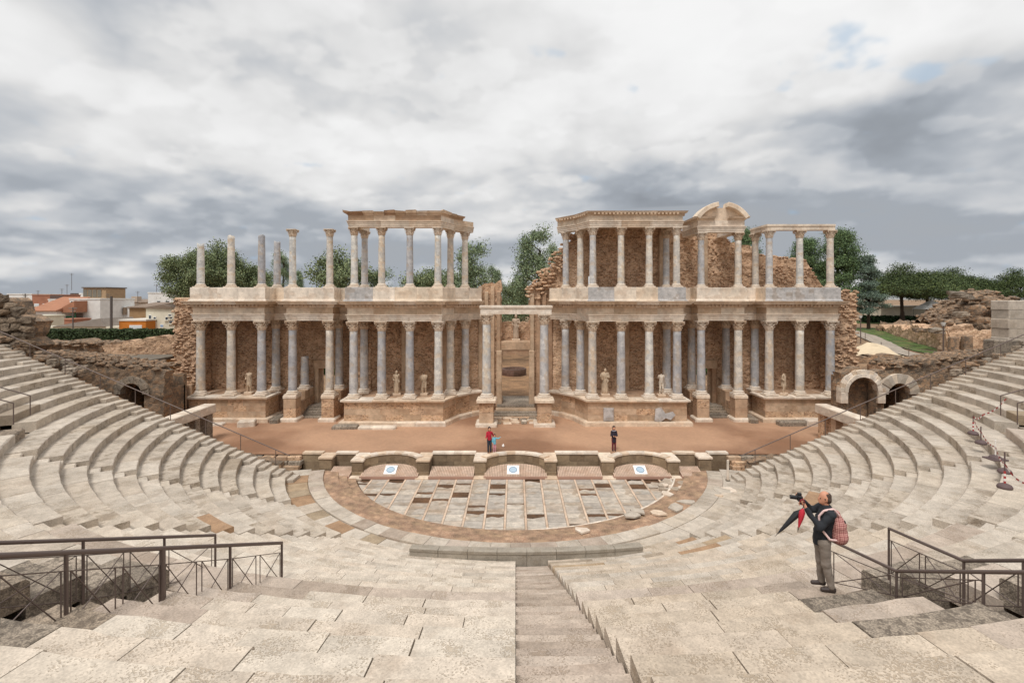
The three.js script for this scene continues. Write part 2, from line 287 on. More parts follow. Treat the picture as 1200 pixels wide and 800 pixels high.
wedge('lower wedge of pale stone rows on the house side of the central stair', AIS.n31[1], AIS.centre[0], lowRows, { ...lowOpt, len: [0.9, 1.7], mat: (i, n, r, m) => (r < lowR(12) - 0.1 ? nearMat() : pick(M.stair)) });
wedge('lower wedge of beige stone rows on the ruins side of the central stair', AIS.centre[1], AIS.p31[0], lowRows, { ...lowOpt, len: [0.9, 1.8], mat: (i, n, r) => { const u = R(); return r > lowR(12) - 0.1 ? pick(M.stair) : u < 0.05 ? pick(M.rust) : u < 0.6 ? pick(M.tanSeat) : pick(M.seats); } });
wedge('lower wedge of stone rows on the ruins side of the orchestra below the tape barrier', AIS.p31[1], AIS.p53[0], lowRows, { ...lowOpt, mat: midMat(false) });
wedge('lower wedge of worn stone rows between end stair and first aisle on the ruins side', AIS.p53[1], endP, lowRows, { ...lowOpt, mat: sideMat });
const upOpt = { len: [0.85, 1.7], gap: 0.014, uneven: 0.016, bev: 0.032, worn: 1.6 };
const passEnd = (inner) => (i, n, r, m) => ((inner === 0 ? i === 0 : i === n - 1) && R() < 0.85 ? pick(M.granite) : null);
const upMat = (ends, base) => (i, n, r, m) => { for (const e of ends) if ((e === 0 && i === 0) || (e === 1 && i === n - 1)) return R() < (e === 2 ? 0.25 : 0.6) ? pick(M.granite) : pick(M.stair); return base(); };
wedge('upper wedge of bright pitted stone rows between central stair and railed passage, house side', AIS.nPass[1], AIS.centre[0], upRows, { ...upOpt, mat: upMat([0], () => (R() < 0.93 ? pick(M.bright) : pick(M.seats))) });
wedge('upper wedge of pitted stone rows between central stair and railed passage, ruins side', AIS.centre[1], AIS.pPass[0], upRows, { ...upOpt, mat: upMat([1], () => pick(M.tanSeat)) });
wedge('upper wedge of seats with dark granite ends across the railed passage on the house side', AIS.nUp[1], AIS.nPass[0], upRows, { ...upOpt, len: [1.2, 2.0], mat: upMat([0, 1], () => pick(M.seats)) });
wedge('upper wedge of seats with dark granite ends across the railed passage on the ruins side', AIS.pPass[1], AIS.pUp[0], upRows, { ...upOpt, len: [1.2, 2.0], mat: upMat([0, 1], () => pick(M.seats)) });
wedge('topmost wedge of stone rows by the end stair under the boulder ruin', endN, AIS.nUp[0], upRows, { ...lowOpt, mat: sideMat });
wedge('topmost wedge of stone rows by the end stair under the ashlar block wall', AIS.pUp[1], endP, upRows, { ...lowOpt, mat: sideMat });

// stair flights between the wedges: two steps to a row
function flight(label, edges, rows, mats, opt = {}) {
  const g = thing('stair_flight', label, 'stairs', 'stair flights up the seating');
  const put = (r0, r1, h, drop) => {
    const a0 = edges[0](r0 + 0.2) + 0.006 / r0, a1 = edges[1](r0 + 0.2) - 0.006 / r0, m = (a0 + a1) / 2;
    if (!inView(r0 * Math.sin(m), -(CZ + r0 * Math.cos(m)))) return;
    part('step', arcBlock(r0, r1 + 0.05, a0, a1, h - drop, h + (R() - 0.5) * 0.012, 0.025, blockSeed++, opt.worn ?? 1.2), pick(mats), g);
  };
  for (const [r0, r1, h] of rows) {
    if (opt.rough) { put(r0 + rr(-0.08, 0.08), r1 + 0.05, h - rr(0.5, 0.68), 0.5); continue; }
    put(r0, r0 + ROW / 2, h - RISE / 2 - 0.03, 0.34);
    put(r0 + ROW / 2, r1, h - 0.03, 0.34);
  }
  return g;
}
const noWalk = lowRows.slice(0, 12).concat([[lowR(12), WALK1, walkH, 0.4]]);
flight('straight central stair running down to the curved bench', AIS.centre, noWalk.concat(upRows), M.stair);
flight('radial stair between lower wedges, second from the houses', AIS.n31, noWalk, M.seats);
flight('radial stair between lower wedges, nearest the houses', AIS.n53, noWalk, M.seats);
flight('radial stair between lower wedges beside the photographer', AIS.p31, noWalk, M.seats);
flight('radial stair between lower wedges, nearest the two stone arches', AIS.p53, noWalk, M.seats);
flight('broken granite steps in the railed passage on the house side', AIS.nPass, upRows, M.granite, { rough: true, worn: 2 });
flight('broken granite steps in the railed passage beside the photographer', AIS.pPass, upRows, M.granite, { rough: true, worn: 2 });
flight('upper side passage steps near the boulder ruin', AIS.nUp, upRows, M.granite, { rough: true });
flight('upper side passage steps near the ashlar block wall', AIS.pUp, upRows, M.granite, { rough: true });
// end stairs, parallel to the stage, with their retaining walls
for (const s of [-1, 1]) {
  const side = s < 0 ? 'house' : 'ruins';
  const g = thing('end_stair', `straight stair along the end of the rows on the ${side} side`, 'stairs', 'stair flights up the seating');
  const all = lowRows.slice(0, 12).concat([[lowR(12), WALK1, walkH]], upRows.slice(0, 11)), zc = CZ + (END_IN + END_OUT) / 2, w = END_IN - END_OUT - 0.02;
  const X = r => Math.sqrt(r * r - END_IN * END_IN);
  for (const [r0, r1, h] of all) {
    const x0 = X(r0), x1 = X(r1), m = Math.min(0.42, (x1 - x0) / 2);
    part('step', moved(block(m + 0.03, 0.4, w, 0.02, R() * 5, R() * 5), s * (x0 - m / 2), h - RISE / 2 - 0.4, zc + rr(-0.02, 0.02)), pick(M.seats), g);
    part('step', moved(block(x1 - x0 - m + 0.03, 0.4, w, 0.02, R() * 5, R() * 5), s * (x0 + (x1 - x0 - m) / 2), h - 0.4 + rr(-0.006, 0.006), zc + rr(-0.02, 0.02)), pick(M.seats), g);
  }
  const pts = [[s * 13.9, YO - 0.3]], top = [];
  for (const [r0, , h] of all) top.push([s * (X(r0) - 0.3), h - 0.5]);
  top.push([s * 34, upH(11) - 0.3]);
  const sh = new THREE.Shape([...pts, ...top, [s * 34, YO - 0.3]].map(p => new THREE.Vector2(...p)));
  const wg = new THREE.ExtrudeGeometry(sh, { depth: 0.5, bevelEnabled: false }); wg.translate(0, 0, CZ + END_OUT - 0.52);
  part('retaining_wall', boxUV(wg), M.ruin[1], g);
}
{ // earth bank under the rows, seen only in gaps
  const pos = [], nA = 64, prof = [[13.2, YO - 0.5]]; for (let k = 0; k < 13; k++) prof.push([lowR(k) + 0.1, lowH(k) - 0.42]); for (let j = 0; j < 12; j++) prof.push([upR(j) + 0.1, upH(j) - 1.05]); prof.push([36.5, upH(12) - 0.5], [40, upH(12) - 0.5]);
  for (let i = 0; i < nA; i++) for (let k = 0; k < prof.length - 1; k++) {
    const f = t => r => { const lim = Math.acos(Math.min(0.999, 5.1 / r)); return -lim + 2 * lim * t; };
    const A = pol(prof[k][0], f(i / nA)(prof[k][0]), prof[k][1]), B = pol(prof[k][0], f((i + 1) / nA)(prof[k][0]), prof[k][1]), C = pol(prof[k + 1][0], f((i + 1) / nA)(prof[k + 1][0]), prof[k + 1][1]), D = pol(prof[k + 1][0], f(i / nA)(prof[k + 1][0]), prof[k + 1][1]);
    pos.push(...A, ...B, ...C, ...A, ...C, ...D);
  }
  setting('terrain_bank', boxUV(fromTris(pos)), M.earth, 'brown earth bank under the stone seating', 'ground');
}
// ---------------------------------------------------------------- orchestra
{
  const ring = (name, r0, r1, y0, y1, mat, label) => {
    const lim = r => Math.acos(clamp(2.9 / r, -1, 1)), n = 90, pos = [];
    const P = (r, t, y) => { const l = lim(r); return pol(r, -l + 2 * l * t, y); };
    for (let i = 0; i < n; i++) { const a = i / n, b = (i + 1) / n; const A = P(r0, a, y0), B = P(r0, b, y0), C = P(r0, b, y1), D = P(r0, a, y1), E = P(r1, b, y1), F = P(r1, a, y1); pos.push(...A, ...B, ...C, ...A, ...C, ...D, ...D, ...C, ...E, ...D, ...E, ...F); }
    let g = fromTris(pos);
    if (mat === M.brick) { const p = g.attributes.position, uv = new Float32Array(p.count * 2); for (let i = 0; i < p.count; i++) { const x = p.getX(i), z = p.getZ(i) - CZ; uv[i * 2] = Math.hypot(x, z) * 1.0 + p.getY(i); uv[i * 2 + 1] = Math.atan2(x, z) * 11.4; } g.setAttribute('uv', new THREE.BufferAttribute(uv, 2)); } else g = boxUV(g);
    return setting(name, g, mat, label, 'paving');
  };
  setting('orchestra_ground', flatPoly([[-15, 22], [15, 22], [15, 34.5], [-15, 34.5]], YO - 0.03), M.wetEarth, 'damp brown earth under the orchestra paving', 'ground');
  ring('brick_paving', 10.78, 11.32, YO - 0.1, YO + 0.09, M.brick, 'lowest curved step of small red paving bricks round the marble floor');
  ring('brick_paving', 11.3, 11.84, YO, YO + 0.2, M.brick, 'middle curved step of small red paving bricks');
  ring('brick_paving', 11.82, 12.72, YO, YO + 0.31, M.brick, 'top curved step of small red paving bricks');
  // ring of large slabs, then a lower walk with stained slabs
  const slabs = thing('slab_ring', 'curved ring of large grey beige slabs outside the brick steps', 'paving');
  const walk = thing('slab_ring', 'outer curved walk of stained brown and beige slabs below the first row', 'paving');
  const curb = thing('stone_kerb', 'thin curved white marble edging round the marble floor', 'kerb');
  for (let a = -76; a < 76;) { const w = rr(3.6, 5.4); part('paving_slab', arcBlock(12.7, 13.55, a * deg + 0.001, Math.min(76, a + w) * deg, YO - 0.1, YO + 0.42 + rr(-0.01, 0.01) - (a > 28 ? 0.05 : 0), 0.02, blockSeed++), pick(R() < 0.8 ? M.seats : M.stair), slabs); a += w; }
  for (let a = -78; a < 78;) { const w = rr(3.4, 6); part('paving_slab', arcBlock(13.56, 14.86, a * deg + 0.001, Math.min(78, a + w) * deg, YO - 0.1, YO + 0.36 + rr(-0.015, 0.015), 0.02, blockSeed++), R() < 0.45 && a < 0 ? pick(M.rust) : pick(M.seats), walk); a += w; }
  for (let a = 4; a < 70;) { const w = rr(3, 5); part('edging_stone', arcBlock(10.68, 10.79, a * deg + 0.001, (a + w) * deg, YO - 0.1, YO + 0.1, 0.01, blockSeed++), M.pale[0], curb); a += w; }
  // marble floor: slabs between white strips, clipped to the circle
  const floor = thing('marble_floor', 'semicircular orchestra floor of grey marble slabs with pale strips, some missing', 'paving');
  const RC = 10.68, back = 31.62, circ = []; for (let i = 0; i <= 72; i++) { const a = (-90 + i * 2.5) * deg; circ.push([RC * Math.sin(a), -CZ - RC * Math.cos(a)]); }
  function clip(poly) {                            // convex clip against the arc and the back line
    for (let i = 0; i < circ.length - 1; i++) {
      const [ax, ay] = circ[i], [bx, by] = circ[i + 1], out = [], ins = ([x, y]) => (bx - ax) * (y - ay) - (by - ay) * (x - ax);
      for (let k = 0; k < poly.length; k++) { const p = poly[k], q = poly[(k + 1) % poly.length], ip = ins(p), iq = ins(q); if (ip >= 0) out.push(p); if (ip * iq < 0) { const t = ip / (ip - iq); out.push([p[0] + (q[0] - p[0]) * t, p[1] + (q[1] - p[1]) * t]); } }
      poly = out; if (poly.length < 3) return null;
    }
    let A = 0; for (let k = 0; k < poly.length; k++) { const p = poly[k], q = poly[(k + 1) % poly.length]; A += p[0] * q[1] - q[0] * p[1]; }
    return Math.abs(A) / 2 > 0.03 ? poly : null;
  }
  const rect = (x0, x1, d0, d1) => [[x0, d0], [x1, d0], [x1, d1], [x0, d1]];
  const fl = rng(77), fr = (a, b) => a + (b - a) * fl();
  for (let c = -10; c <= 10; c++) {
    const x0 = c * 1.07 - 0.465, x1 = c * 1.07 + 0.465; let d = back;
    const s = clip(rect(x1 + 0.012, x1 + 0.128, 24.4, back)); if (s) part('marble_strip', flatPoly(s, YO + 0.008 + fr(0, 0.006), 0.05), M.strip, floor);
    let row = 0;
    while (d > 24.4) {
      const h = fr(0.62, 0.86), lost = fl() < 0.3, p = clip(rect(x0 + 0.004, x1 - 0.004, d - h + 0.03, d)); d -= h; row++;
      if (!p) continue;
      if (lost && fl() < 0.75) {                   // broken slab: a jagged remnant or bare earth
        if (fl() < 0.8) { const k = fr(0.3, 0.75), z0 = d + 0.008, z1 = d + h * k, jag = [[x0 + 0.004, z0], [x1 - 0.004, z0], [x1 - 0.004, z1 + fr(-0.12, 0.12)], [x0 + 0.65, z1 + fr(-0.15, 0.15)], [x0 + 0.3, z1 + fr(-0.15, 0.15)], [x0 + 0.004, z1 + fr(-0.12, 0.12)]]; const q = clip(jag); if (q && q.length > 3) part('marble_slab', flatPoly(q, YO + fr(-0.004, 0.006), 0.05), M.tiles[Math.floor(fl() * 5)], floor); }
        continue;
      }
      part('marble_slab', flatPoly(p, YO + fr(-0.004, 0.008), 0.05), M.tiles[Math.floor(fl() * 5)], floor);
    }
  }
  // broken white slabs heaped at one end of the floor and on the brick steps
  const heap = thing('broken_slabs', 'heap of broken white marble slabs at the end of the marble floor', 'rubble');
  const shard = (x, d, y, w, tilt, mat, parent) => { const q = 5 + Math.floor(R() * 3), pts = []; for (let i = 0; i < q; i++) { const a = i / q * 6.283 + rr(-0.3, 0.3); pts.push([Math.cos(a) * w * rr(0.7, 1.2), Math.sin(a) * w * rr(0.5, 0.9)]); } const m = part('broken_slab', flatPoly(pts, 0.05, 0.08), mat, parent); m.position.set(x, y, -d); m.rotation.set(rr(-tilt, tilt), rr(0, 6), rr(-tilt, tilt)); };
  for (let i = 0; i < 20; i++) shard(rr(8.5, 10.6), rr(28.9, 31.3), YO + rr(-0.01, 0.1), rr(0.25, 0.5), 0.14, pick([M.tiles[0], M.tiles[2], M.pale[0]]), heap);
  const loose = thing('broken_slabs', 'scattered broken slabs lying on the brick steps', 'rubble');
  for (const [x, d, w] of [[11.9, 28.8, 0.6], [12.4, 28.9, 0.5], [11.5, 28.2, 0.4], [6.0, 25.6, 0.5], [6.4, 26.1, 0.4], [3.2, 23.95, 0.5], [7.4, 25.9, 0.5], [8.6, 26.6, 0.6], [9.4, 27.3, 0.5]]) shard(x, d, YO + 0.34, w, 0.1, pick([M.pale[0], M.seats[2], M.warm[0]]), loose);
  // curved bench closing the foot of the central stair
  const bench = thing('curved_bench', 'long low curved grey stone bench at the foot of the central stair', 'bench');
  const benchMats = ['#c9c6bf', '#cfccc5', '#c4c1ba'].map(k => std(k, T.seat, T.seatBump, 0.008, 0.8)), bL = -4.25, bR = 5.15, nB = 8, w = (bR - bL) / nB;
  for (let i = 0; i < nB; i++) {                    // a much flatter curve than the rows
    const x = bL + w * (i + 0.5), d = 19.93 + x * x / 62, ry = Math.atan(x / 31), q = [[block(w - 0.004, 0.9, 0.34, 0.008, i, i), YO + 0.42, 'bench_stone', benchMats[i % 3]], [block(w - 0.003, 0.12, 0.38, 0.012, i, 2), YO + 1.322, 'bench_cap', M.coping]];
    for (const [g, y, name, mt] of q) part(name, moved(g, x, y, -d, ry), mt, bench);
  }
}
// ---------------------------------------------------------------- stage building
// sections swept along a plan path [x, d], cut into blocks; out = distance towards the viewer from the path
function pathFrames(path) {
  const seg = []; for (let i = 0; i < path.length - 1; i++) { const dx = path[i + 1][0] - path[i][0], dd = path[i + 1][1] - path[i][1], l = Math.hypot(dx, dd); seg.push({ l, t: [dx / l, dd / l], n: [dd / l, -dx / l] }); }
  const corner = path.map((p, i) => { const a = seg[i - 1], b = seg[i]; if (!a) return b.n; if (!b) return a.n; const m = [a.n[0] + b.n[0], a.n[1] + b.n[1]], k = 2 / (m[0] * m[0] + m[1] * m[1]); return [m[0] * k, m[1] * k]; });
  return { seg, corner };
}
function sweepBlocks(name, parent, path, profile, mats, blockLen = 2.2, joint = 0.006, ragged) {
  const { seg, corner } = pathFrames(path), made = [];
  for (let i = 0; i < seg.length; i++) {
    const n = Math.max(1, Math.round(seg[i].l / blockLen));
    for (let b = 0; b < n; b++) {
      const t0 = b / n + (b ? joint / seg[i].l : 0), t1 = (b + 1) / n;
      const sec = (t, c) => { const x = lerp(path[i][0], path[i + 1][0], t), d = lerp(path[i][1], path[i + 1][1], t), N = c || seg[i].n; return profile.map(([o, y]) => [x + N[0] * o, y, -(d + N[1] * o)]); };
      const A = sec(t0, b === 0 ? corner[i] : null), B = sec(t1, b === n - 1 ? corner[i + 1] : null), out = [], m = profile.length, dy = (R() - 0.5) * 0.006, df = ragged ? (R() - 0.5) * ragged : 0;
      if (ragged) { for (const q of A) if (q[1] > profile[0][1] + 0.3) q[1] += df + (R() - 0.5) * ragged; for (const q of B) if (q[1] > profile[0][1] + 0.3) q[1] += df + (R() - 0.5) * ragged; }
      const tri = (p, q, r) => out.push(...p, ...q, ...r);
      for (let k = 0; k < m; k++) { const k2 = (k + 1) % m; tri(A[k], B[k], B[k2]); tri(A[k], B[k2], A[k2]); }
      const f = THREE.ShapeUtils.triangulateShape(profile.map(p => new THREE.Vector2(p[0], p[1])), []);
      for (const [p, q, r] of f) { tri(A[p], A[q], A[r]); tri(B[p], B[r], B[q]); }
      const g = boxUV(fromTris(out), 1, R() * 6, R() * 6); g.translate(0, dy, 0);
      made.push(part(name, g, typeof mats === 'function' ? mats(i, b) : pick(mats), parent));
    }
  }
  return made;
}
function along(path, step, fn) { const { seg } = pathFrames(path); for (let i = 0; i < seg.length; i++) { const n = Math.floor(seg[i].l / step); for (let k = 0; k < n; k++) { const t = (k + 0.5) / n; fn(lerp(path[i][0], path[i + 1][0], t), lerp(path[i][1], path[i + 1][1], t), seg[i].n); } } }
// rubble masonry wall with a broken top and an uneven face
function roughWall(name, parent, mat, { a, b, y0 = 0, top, holes = [], thick = 1, cell = 0.3, rough = 0.09, seed = 1, kind }) {
  const L = Math.hypot(b[0] - a[0], b[1] - a[1]), ux = (b[0] - a[0]) / L, ud = (b[1] - a[1]) / L, nx = ud, nd = -ux;
  let H = 0; for (let i = 0; i <= 40; i++) H = Math.max(H, top(L * i / 40)); H += 0.3;
  const nu = Math.ceil(L / cell), nv = Math.ceil((H - y0) / cell), pos = [];
  const memo = new Map(), vert = (i, j, backside) => {
    const key = (i * 4096 + j) * 2 + (backside ? 1 : 0), hit = memo.get(key); if (hit) return hit;
    const u = L * i / nu, tp = top(u) + fbm3(u * 1.7 + seed * 3.1, seed, 0.5, 3) * rough * 5, y = Math.min(y0 + (H - y0) * j / nv, tp);
    const e = fbm3(u * 1.1 + seed, y * 1.1, seed * 2.7, 4) * rough * 2.2;
    const du = i === 0 || i === nu ? fbm3(seed * 5 + i, y * 1.9, 3.3, 3) * rough * 3.5 : 0, o = backside ? -thick : e;
    const v = [a[0] + ux * (u + du) + nx * o, y, -(a[1] + ud * (u + du) + nd * o)]; memo.set(key, v); return v;
  };
  const inside = (i, j) => { const u = L * (i + 0.5) / nu, y = y0 + (H - y0) * (j + 0.5) / nv; if (i < 0 || j < 0 || i >= nu || j >= nv) return false; if (y > top(u) + 0.5) return false; for (const h of holes) if (u > h[0] && u < h[1] && y > h[2] && y < (h[3] + (h[4] ? h[4] * Math.sqrt(Math.max(0, 1 - ((u - (h[0] + h[1]) / 2) / ((h[1] - h[0]) / 2)) ** 2)) : 0))) return false; return true; };
  const quad = (A, B, C, D) => pos.push(...A, ...B, ...C, ...A, ...C, ...D);
  for (let i = 0; i < nu; i++) for (let j = 0; j < nv; j++) if (inside(i, j)) {
    const f = [vert(i, j), vert(i + 1, j), vert(i + 1, j + 1), vert(i, j + 1)], k = [vert(i, j, 1), vert(i + 1, j, 1), vert(i + 1, j + 1, 1), vert(i, j + 1, 1)];
    if (f[2][1] - f[1][1] < 0.001 && f[3][1] - f[0][1] < 0.001) continue;
    quad(f[0], f[1], f[2], f[3]); quad(k[1], k[0], k[3], k[2]);
    if (!inside(i - 1, j)) quad(k[0], f[0], f[3], k[3]);
    if (!inside(i + 1, j)) quad(f[1], k[1], k[2], f[2]);
    if (!inside(i, j + 1) || f[2][1] < y0 + (H - y0) * (j + 1) / nv - 0.001) quad(f[3], f[2], k[2], k[3]);
    if (!inside(i, j - 1)) quad(k[0], k[1], f[1], f[0]);
  }
  return part(name, boxUV(fromTris(pos), 1, seed * 1.3, seed * 0.7), mat, parent, kind);
}
const stoneShapes = []; { const q = rng(5); for (let k = 0; k < 8; k++) { let g = new THREE.BoxGeometry(1.5, 1.5, 1.5, 4, 4, 4); g.deleteAttribute('normal'); g.deleteAttribute('uv'); g = mergeVertices(g); const p = g.attributes.position; for (let i = 0; i < p.count; i++) { const x = p.getX(i), y = p.getY(i), z = p.getZ(i), l = Math.hypot(x, y, z), m = Math.max(Math.abs(x), Math.abs(y), Math.abs(z)), s = lerp(1, 0.75 * 1.05 / l, 0.45) * (1 + 0.5 * fbm3(x * 1.1 + k * 7, y * 1.1, z * 1.1, 4)); p.setXYZ(i, x * s + (q() - 0.5) * 0.07, y * s + (q() - 0.5) * 0.07, z * s + (q() - 0.5) * 0.07); } stoneShapes.push(g); } }
const pebble = (() => { const out = []; const q = rng(8); for (let k = 0; k < 5; k++) { const g = new THREE.IcosahedronGeometry(1, 0); g.deleteAttribute('uv'); g.deleteAttribute('normal'); const m = mergeVertices(g), p = m.attributes.position; for (let i = 0; i < p.count; i++) { const s = 0.75 + 0.4 * q(); p.setXYZ(i, clamp(p.getX(i) * s, -0.75, 0.75), clamp(p.getY(i) * s, -0.75, 0.75), clamp(p.getZ(i) * s, -0.75, 0.75)); } const f = boxUV(m); f.computeVertexNormals(); out.push(f); } return out; })();
function stones(name, parent, mat, n, place, seed) {        // many small stones joined: too small to pick apart
  const q = rng(seed), gs = []; for (let i = 0; i < n; i++) { const { p, s } = place(q, i); const g = pebble[Math.floor(q() * 5)].clone(); g.rotateY(q() * 6.3); g.scale(s[0], s[1], s[2]); g.translate(p[0], p[1], p[2]); gs.push(g); }
  return part(name, boxUV(mergeGeometries(gs), 1, seed), mat, parent, 'stuff');
}
function boulder(parent, x, y, d, sx, sy, sz, mat, name = 'stone') { const g0 = pick(stoneShapes).clone(); g0.scale(sx, sy, sz); const g = boxUV(g0, 1, R() * 5, R() * 5); g.computeVertexNormals(); const m = part(name, g, mat, parent); m.position.set(x, y, -d); m.rotation.set(rr(-0.15, 0.15), rr(-0.5, 0.5), rr(-0.15, 0.15)); return m; }

// column pieces, modelled for a shaft of radius 1
const baseGeo = (() => { const l = new THREE.LatheGeometry([[0, 0.3], [1.38, 0.3], [1.46, 0.38], [1.46, 0.5], [1.36, 0.6], [1.2, 0.64], [1.17, 0.72], [1.24, 0.78], [1.3, 0.86], [1.24, 0.95], [1.1, 0.98], [1.02, 1.05], [0, 1.05]].map(p => new THREE.Vector2(...p)), 28); const pl = block(3.05, 0.31, 3.05, 0.06); return boxUV(clean([l, pl]), 0.4); })();
const shaftGeos = [0, 1, 2, 3, 4, 5, 6, 7].map(k => { const pts = []; for (let i = 0; i <= 12; i++) { const t = i / 12, r = 1 - 0.14 * t * t - 0.01 * Math.sin(t * 9 + k); pts.push(new THREE.Vector2(r + (i === 12 ? 0.05 : i === 11 ? 0.02 : 0), t)); } pts.push(new THREE.Vector2(0, 1)); const g = new THREE.LatheGeometry(pts, 24), uv = g.attributes.uv; for (let i = 0; i < uv.count; i++) uv.setXY(i, uv.getX(i) * 0.9 + k * 0.27, uv.getY(i) * 2.1 + k * 0.61); return g; });
const brokenGeos = [0, 1, 2].map(k => { const g = shaftGeos[k].clone(), p = g.attributes.position; for (let i = 0; i < p.count; i++) if (p.getY(i) > 0.97) p.setY(i, p.getY(i) - 0.035 * (0.5 + 0.5 * Math.sin(Math.atan2(p.getZ(i), p.getX(i)) * 2 + k * 2)) ); g.computeVertexNormals(); return g; });
const capitalGeo = (() => {
  const gs = [new THREE.LatheGeometry([[0, 0], [0.92, 0], [1.0, 0.06], [0.98, 0.14], [0.88, 0.2], [0.9, 0.8], [1.0, 1.4], [1.2, 1.85], [1.3, 2.0], [0, 2.0]].map(p => new THREE.Vector2(...p)), 20)];
  const leaf = (ang, y0, h, w, r, curl) => { const pos = [], n = 5, rows = []; for (let i = 0; i <= n; i++) { const t = i / n, y = y0 + h * (t < 0.85 ? t : 0.85 - (t - 0.85) * 0.9), o = r + 0.08 + curl * t * t * t, ww = w * (1 - 0.45 * t * t) * (i % 2 ? 1.1 : 0.92); rows.push([[-ww, y - 0.05, o - 0.06], [0, y, o + 0.07], [ww, y - 0.05, o - 0.06]]); } for (let i = 0; i < n; i++) for (let k = 0; k < 2; k++) { const A = rows[i][k], B = rows[i][k + 1], C = rows[i + 1][k + 1], D = rows[i + 1][k]; pos.push(...A, ...B, ...C, ...A, ...C, ...D); } const g = fromTris(pos); g.rotateY(ang); g.setAttribute('uv', new THREE.Float32BufferAttribute(new Float32Array(pos.length / 3 * 2), 2)); return g; };
  for (let i = 0; i < 8; i++) { gs.push(leaf(i * Math.PI / 4, 0.18, 0.85, 0.36, 0.9, 0.4), leaf((i + 0.5) * Math.PI / 4, 0.3, 1.35, 0.34, 0.92, 0.52)); }
  for (let i = 0; i < 4; i++) { const a = (i + 0.5) * Math.PI / 2, v = new THREE.TorusGeometry(0.2, 0.11, 6, 10); v.rotateY(a + Math.PI / 2); v.translate(Math.sin(a) * 1.62, 1.78, Math.cos(a) * 1.62); gs.push(v); gs.push(rod(V(Math.sin(a) * 1.0, 1.15, Math.cos(a) * 1.0), V(Math.sin(a) * 1.55, 1.85, Math.cos(a) * 1.55), 0.14, 6)); const s = new THREE.SphereGeometry(0.17, 6, 5); s.translate(Math.sin(i * Math.PI / 2) * 1.33, 2.08, Math.cos(i * Math.PI / 2) * 1.33); gs.push(s); }
  const sh = new THREE.Shape(); for (let i = 0; i < 4; i++) { const a = (i + 0.5) * Math.PI / 2, c = 1.88, p = k => [Math.sin(a + k) * c, Math.cos(a + k) * c]; if (i === 0) sh.moveTo(...p(-0.09)); sh.lineTo(...p(0.09)); const b = (i + 1) * Math.PI / 2, e = (i + 1.5) * Math.PI / 2; sh.quadraticCurveTo(Math.sin(b) * 1.08, Math.cos(b) * 1.08, Math.sin(e - 0.09) * c, Math.cos(e - 0.09) * c); }
  const ab = new THREE.ExtrudeGeometry(sh, { depth: 0.24, bevelEnabled: true, bevelSize: 0.03, bevelThickness: 0.03, bevelSegments: 1, curveSegments: 6 }); ab.rotateX(-Math.PI / 2); ab.translate(0, 2.0, 0); gs.push(ab);
  return boxUV(clean(gs), 0.5);
})();
const CAP = 2.3, BASE = 1.05;
function column(parent, x, d, y0, y1, r, o = {}) {
  const c = sub('column', parent, o.label); c.position.set(x, y0, -d); const k = Math.floor(R() * 8), hasCap = o.cap !== false, H = y1 - y0;
  const b = part('base', baseGeo, o.baseMat || pick(M.pale), c); b.scale.setScalar(r); b.rotation.y = rr(-0.02, 0.02);
  const top = H - (hasCap ? CAP * r : 0), s = part('shaft', hasCap ? shaftGeos[k] : brokenGeos[k % 3], o.mat || pick(M.shaft), c); s.position.y = BASE * r - 0.01; s.scale.set(r, top - BASE * r + 0.02, r); s.rotation.y = rr(0, 6.28);
  if (hasCap) { const q = part('capital', capitalGeo, pick(M.warm), c); q.position.y = top; q.scale.setScalar(r); q.scale.y = r * rr(0.98, 1.0); }
  return c;
}
const bld = thing('stage_building', 'ruined two storey stage building with marble columns and rubble walls behind the stage', 'ruin');
const mirror = (s, path) => (s > 0 ? path.map(([x, d]) => [x, d]) : path.map(([x, d]) => [-x, d]).reverse());
const PAV = [[3.4, 45.4], [4.46, 44.5], [5.6, 43.1], [6.3, 41.3], [13.45, 41.3], [13.45, 44.3], [15.85, 44.3], [15.85, 42.7], [19.1, 42.7], [19.1, 44.3], [21.6, 44.3], [21.6, 42.55], [26.95, 42.55], [26.95, 45.0]];
const archP = (y, h) => [[-0.42, y], [0.33, y], [0.33, y + h * 0.27], [0.37, y + h * 0.28], [0.37, y + h * 0.56], [0.41, y + h * 0.57], [0.41, y + h * 0.84], [0.48, y + h * 0.9], [0.48, y + h], [-0.42, y + h]];
const friezeP = (y, h) => [[-0.4, y + 0.002], [0.35, y + 0.002], [0.35, y + h], [-0.4, y + h]];
const corniceP = (y, h) => [[-0.42, y + 0.002], [0.4, y + 0.002], [0.42, y + h * 0.14], [0.5, y + h * 0.18], [0.5, y + h * 0.48], [0.84, y + h * 0.52], [0.86, y + h * 0.74], [0.93, y + h * 0.8], [0.97, y + h * 0.98], [-0.42, y + h]];
const slimP = (y, h) => [[-0.42, y + 0.002], [0.38, y + 0.002], [0.4, y + h * 0.2], [0.46, y + h * 0.24], [0.46, y + h * 0.5], [0.64, y + h * 0.55], [0.66, y + h * 0.78], [0.72, y + h * 0.98], [-0.42, y + h]];
const atticP = (y, h) => [[-0.4, y + 0.002], [0.62, y + 0.002], [0.6, y + 0.1], [0.5, y + 0.17], [0.5, y + h - 0.03], [0.48, y + h], [-0.4, y + h]];
function dentils(parent, path, y, h, step = 0.3) { const gs = [], g0 = block(0.16, h, 0.16, 0.01); along(path, step, (x, d, n) => gs.push(moved(g0, x + n[0] * 0.6, y, -(d + n[1] * 0.6), Math.atan2(-n[1], n[0]) + Math.PI / 2))); part('dentils', mergeGeometries(gs), M.warm[3], parent, 'stuff'); }
const podTop = 2.16, entY = 8.5, atticY = 10.15, upY = 11.3;
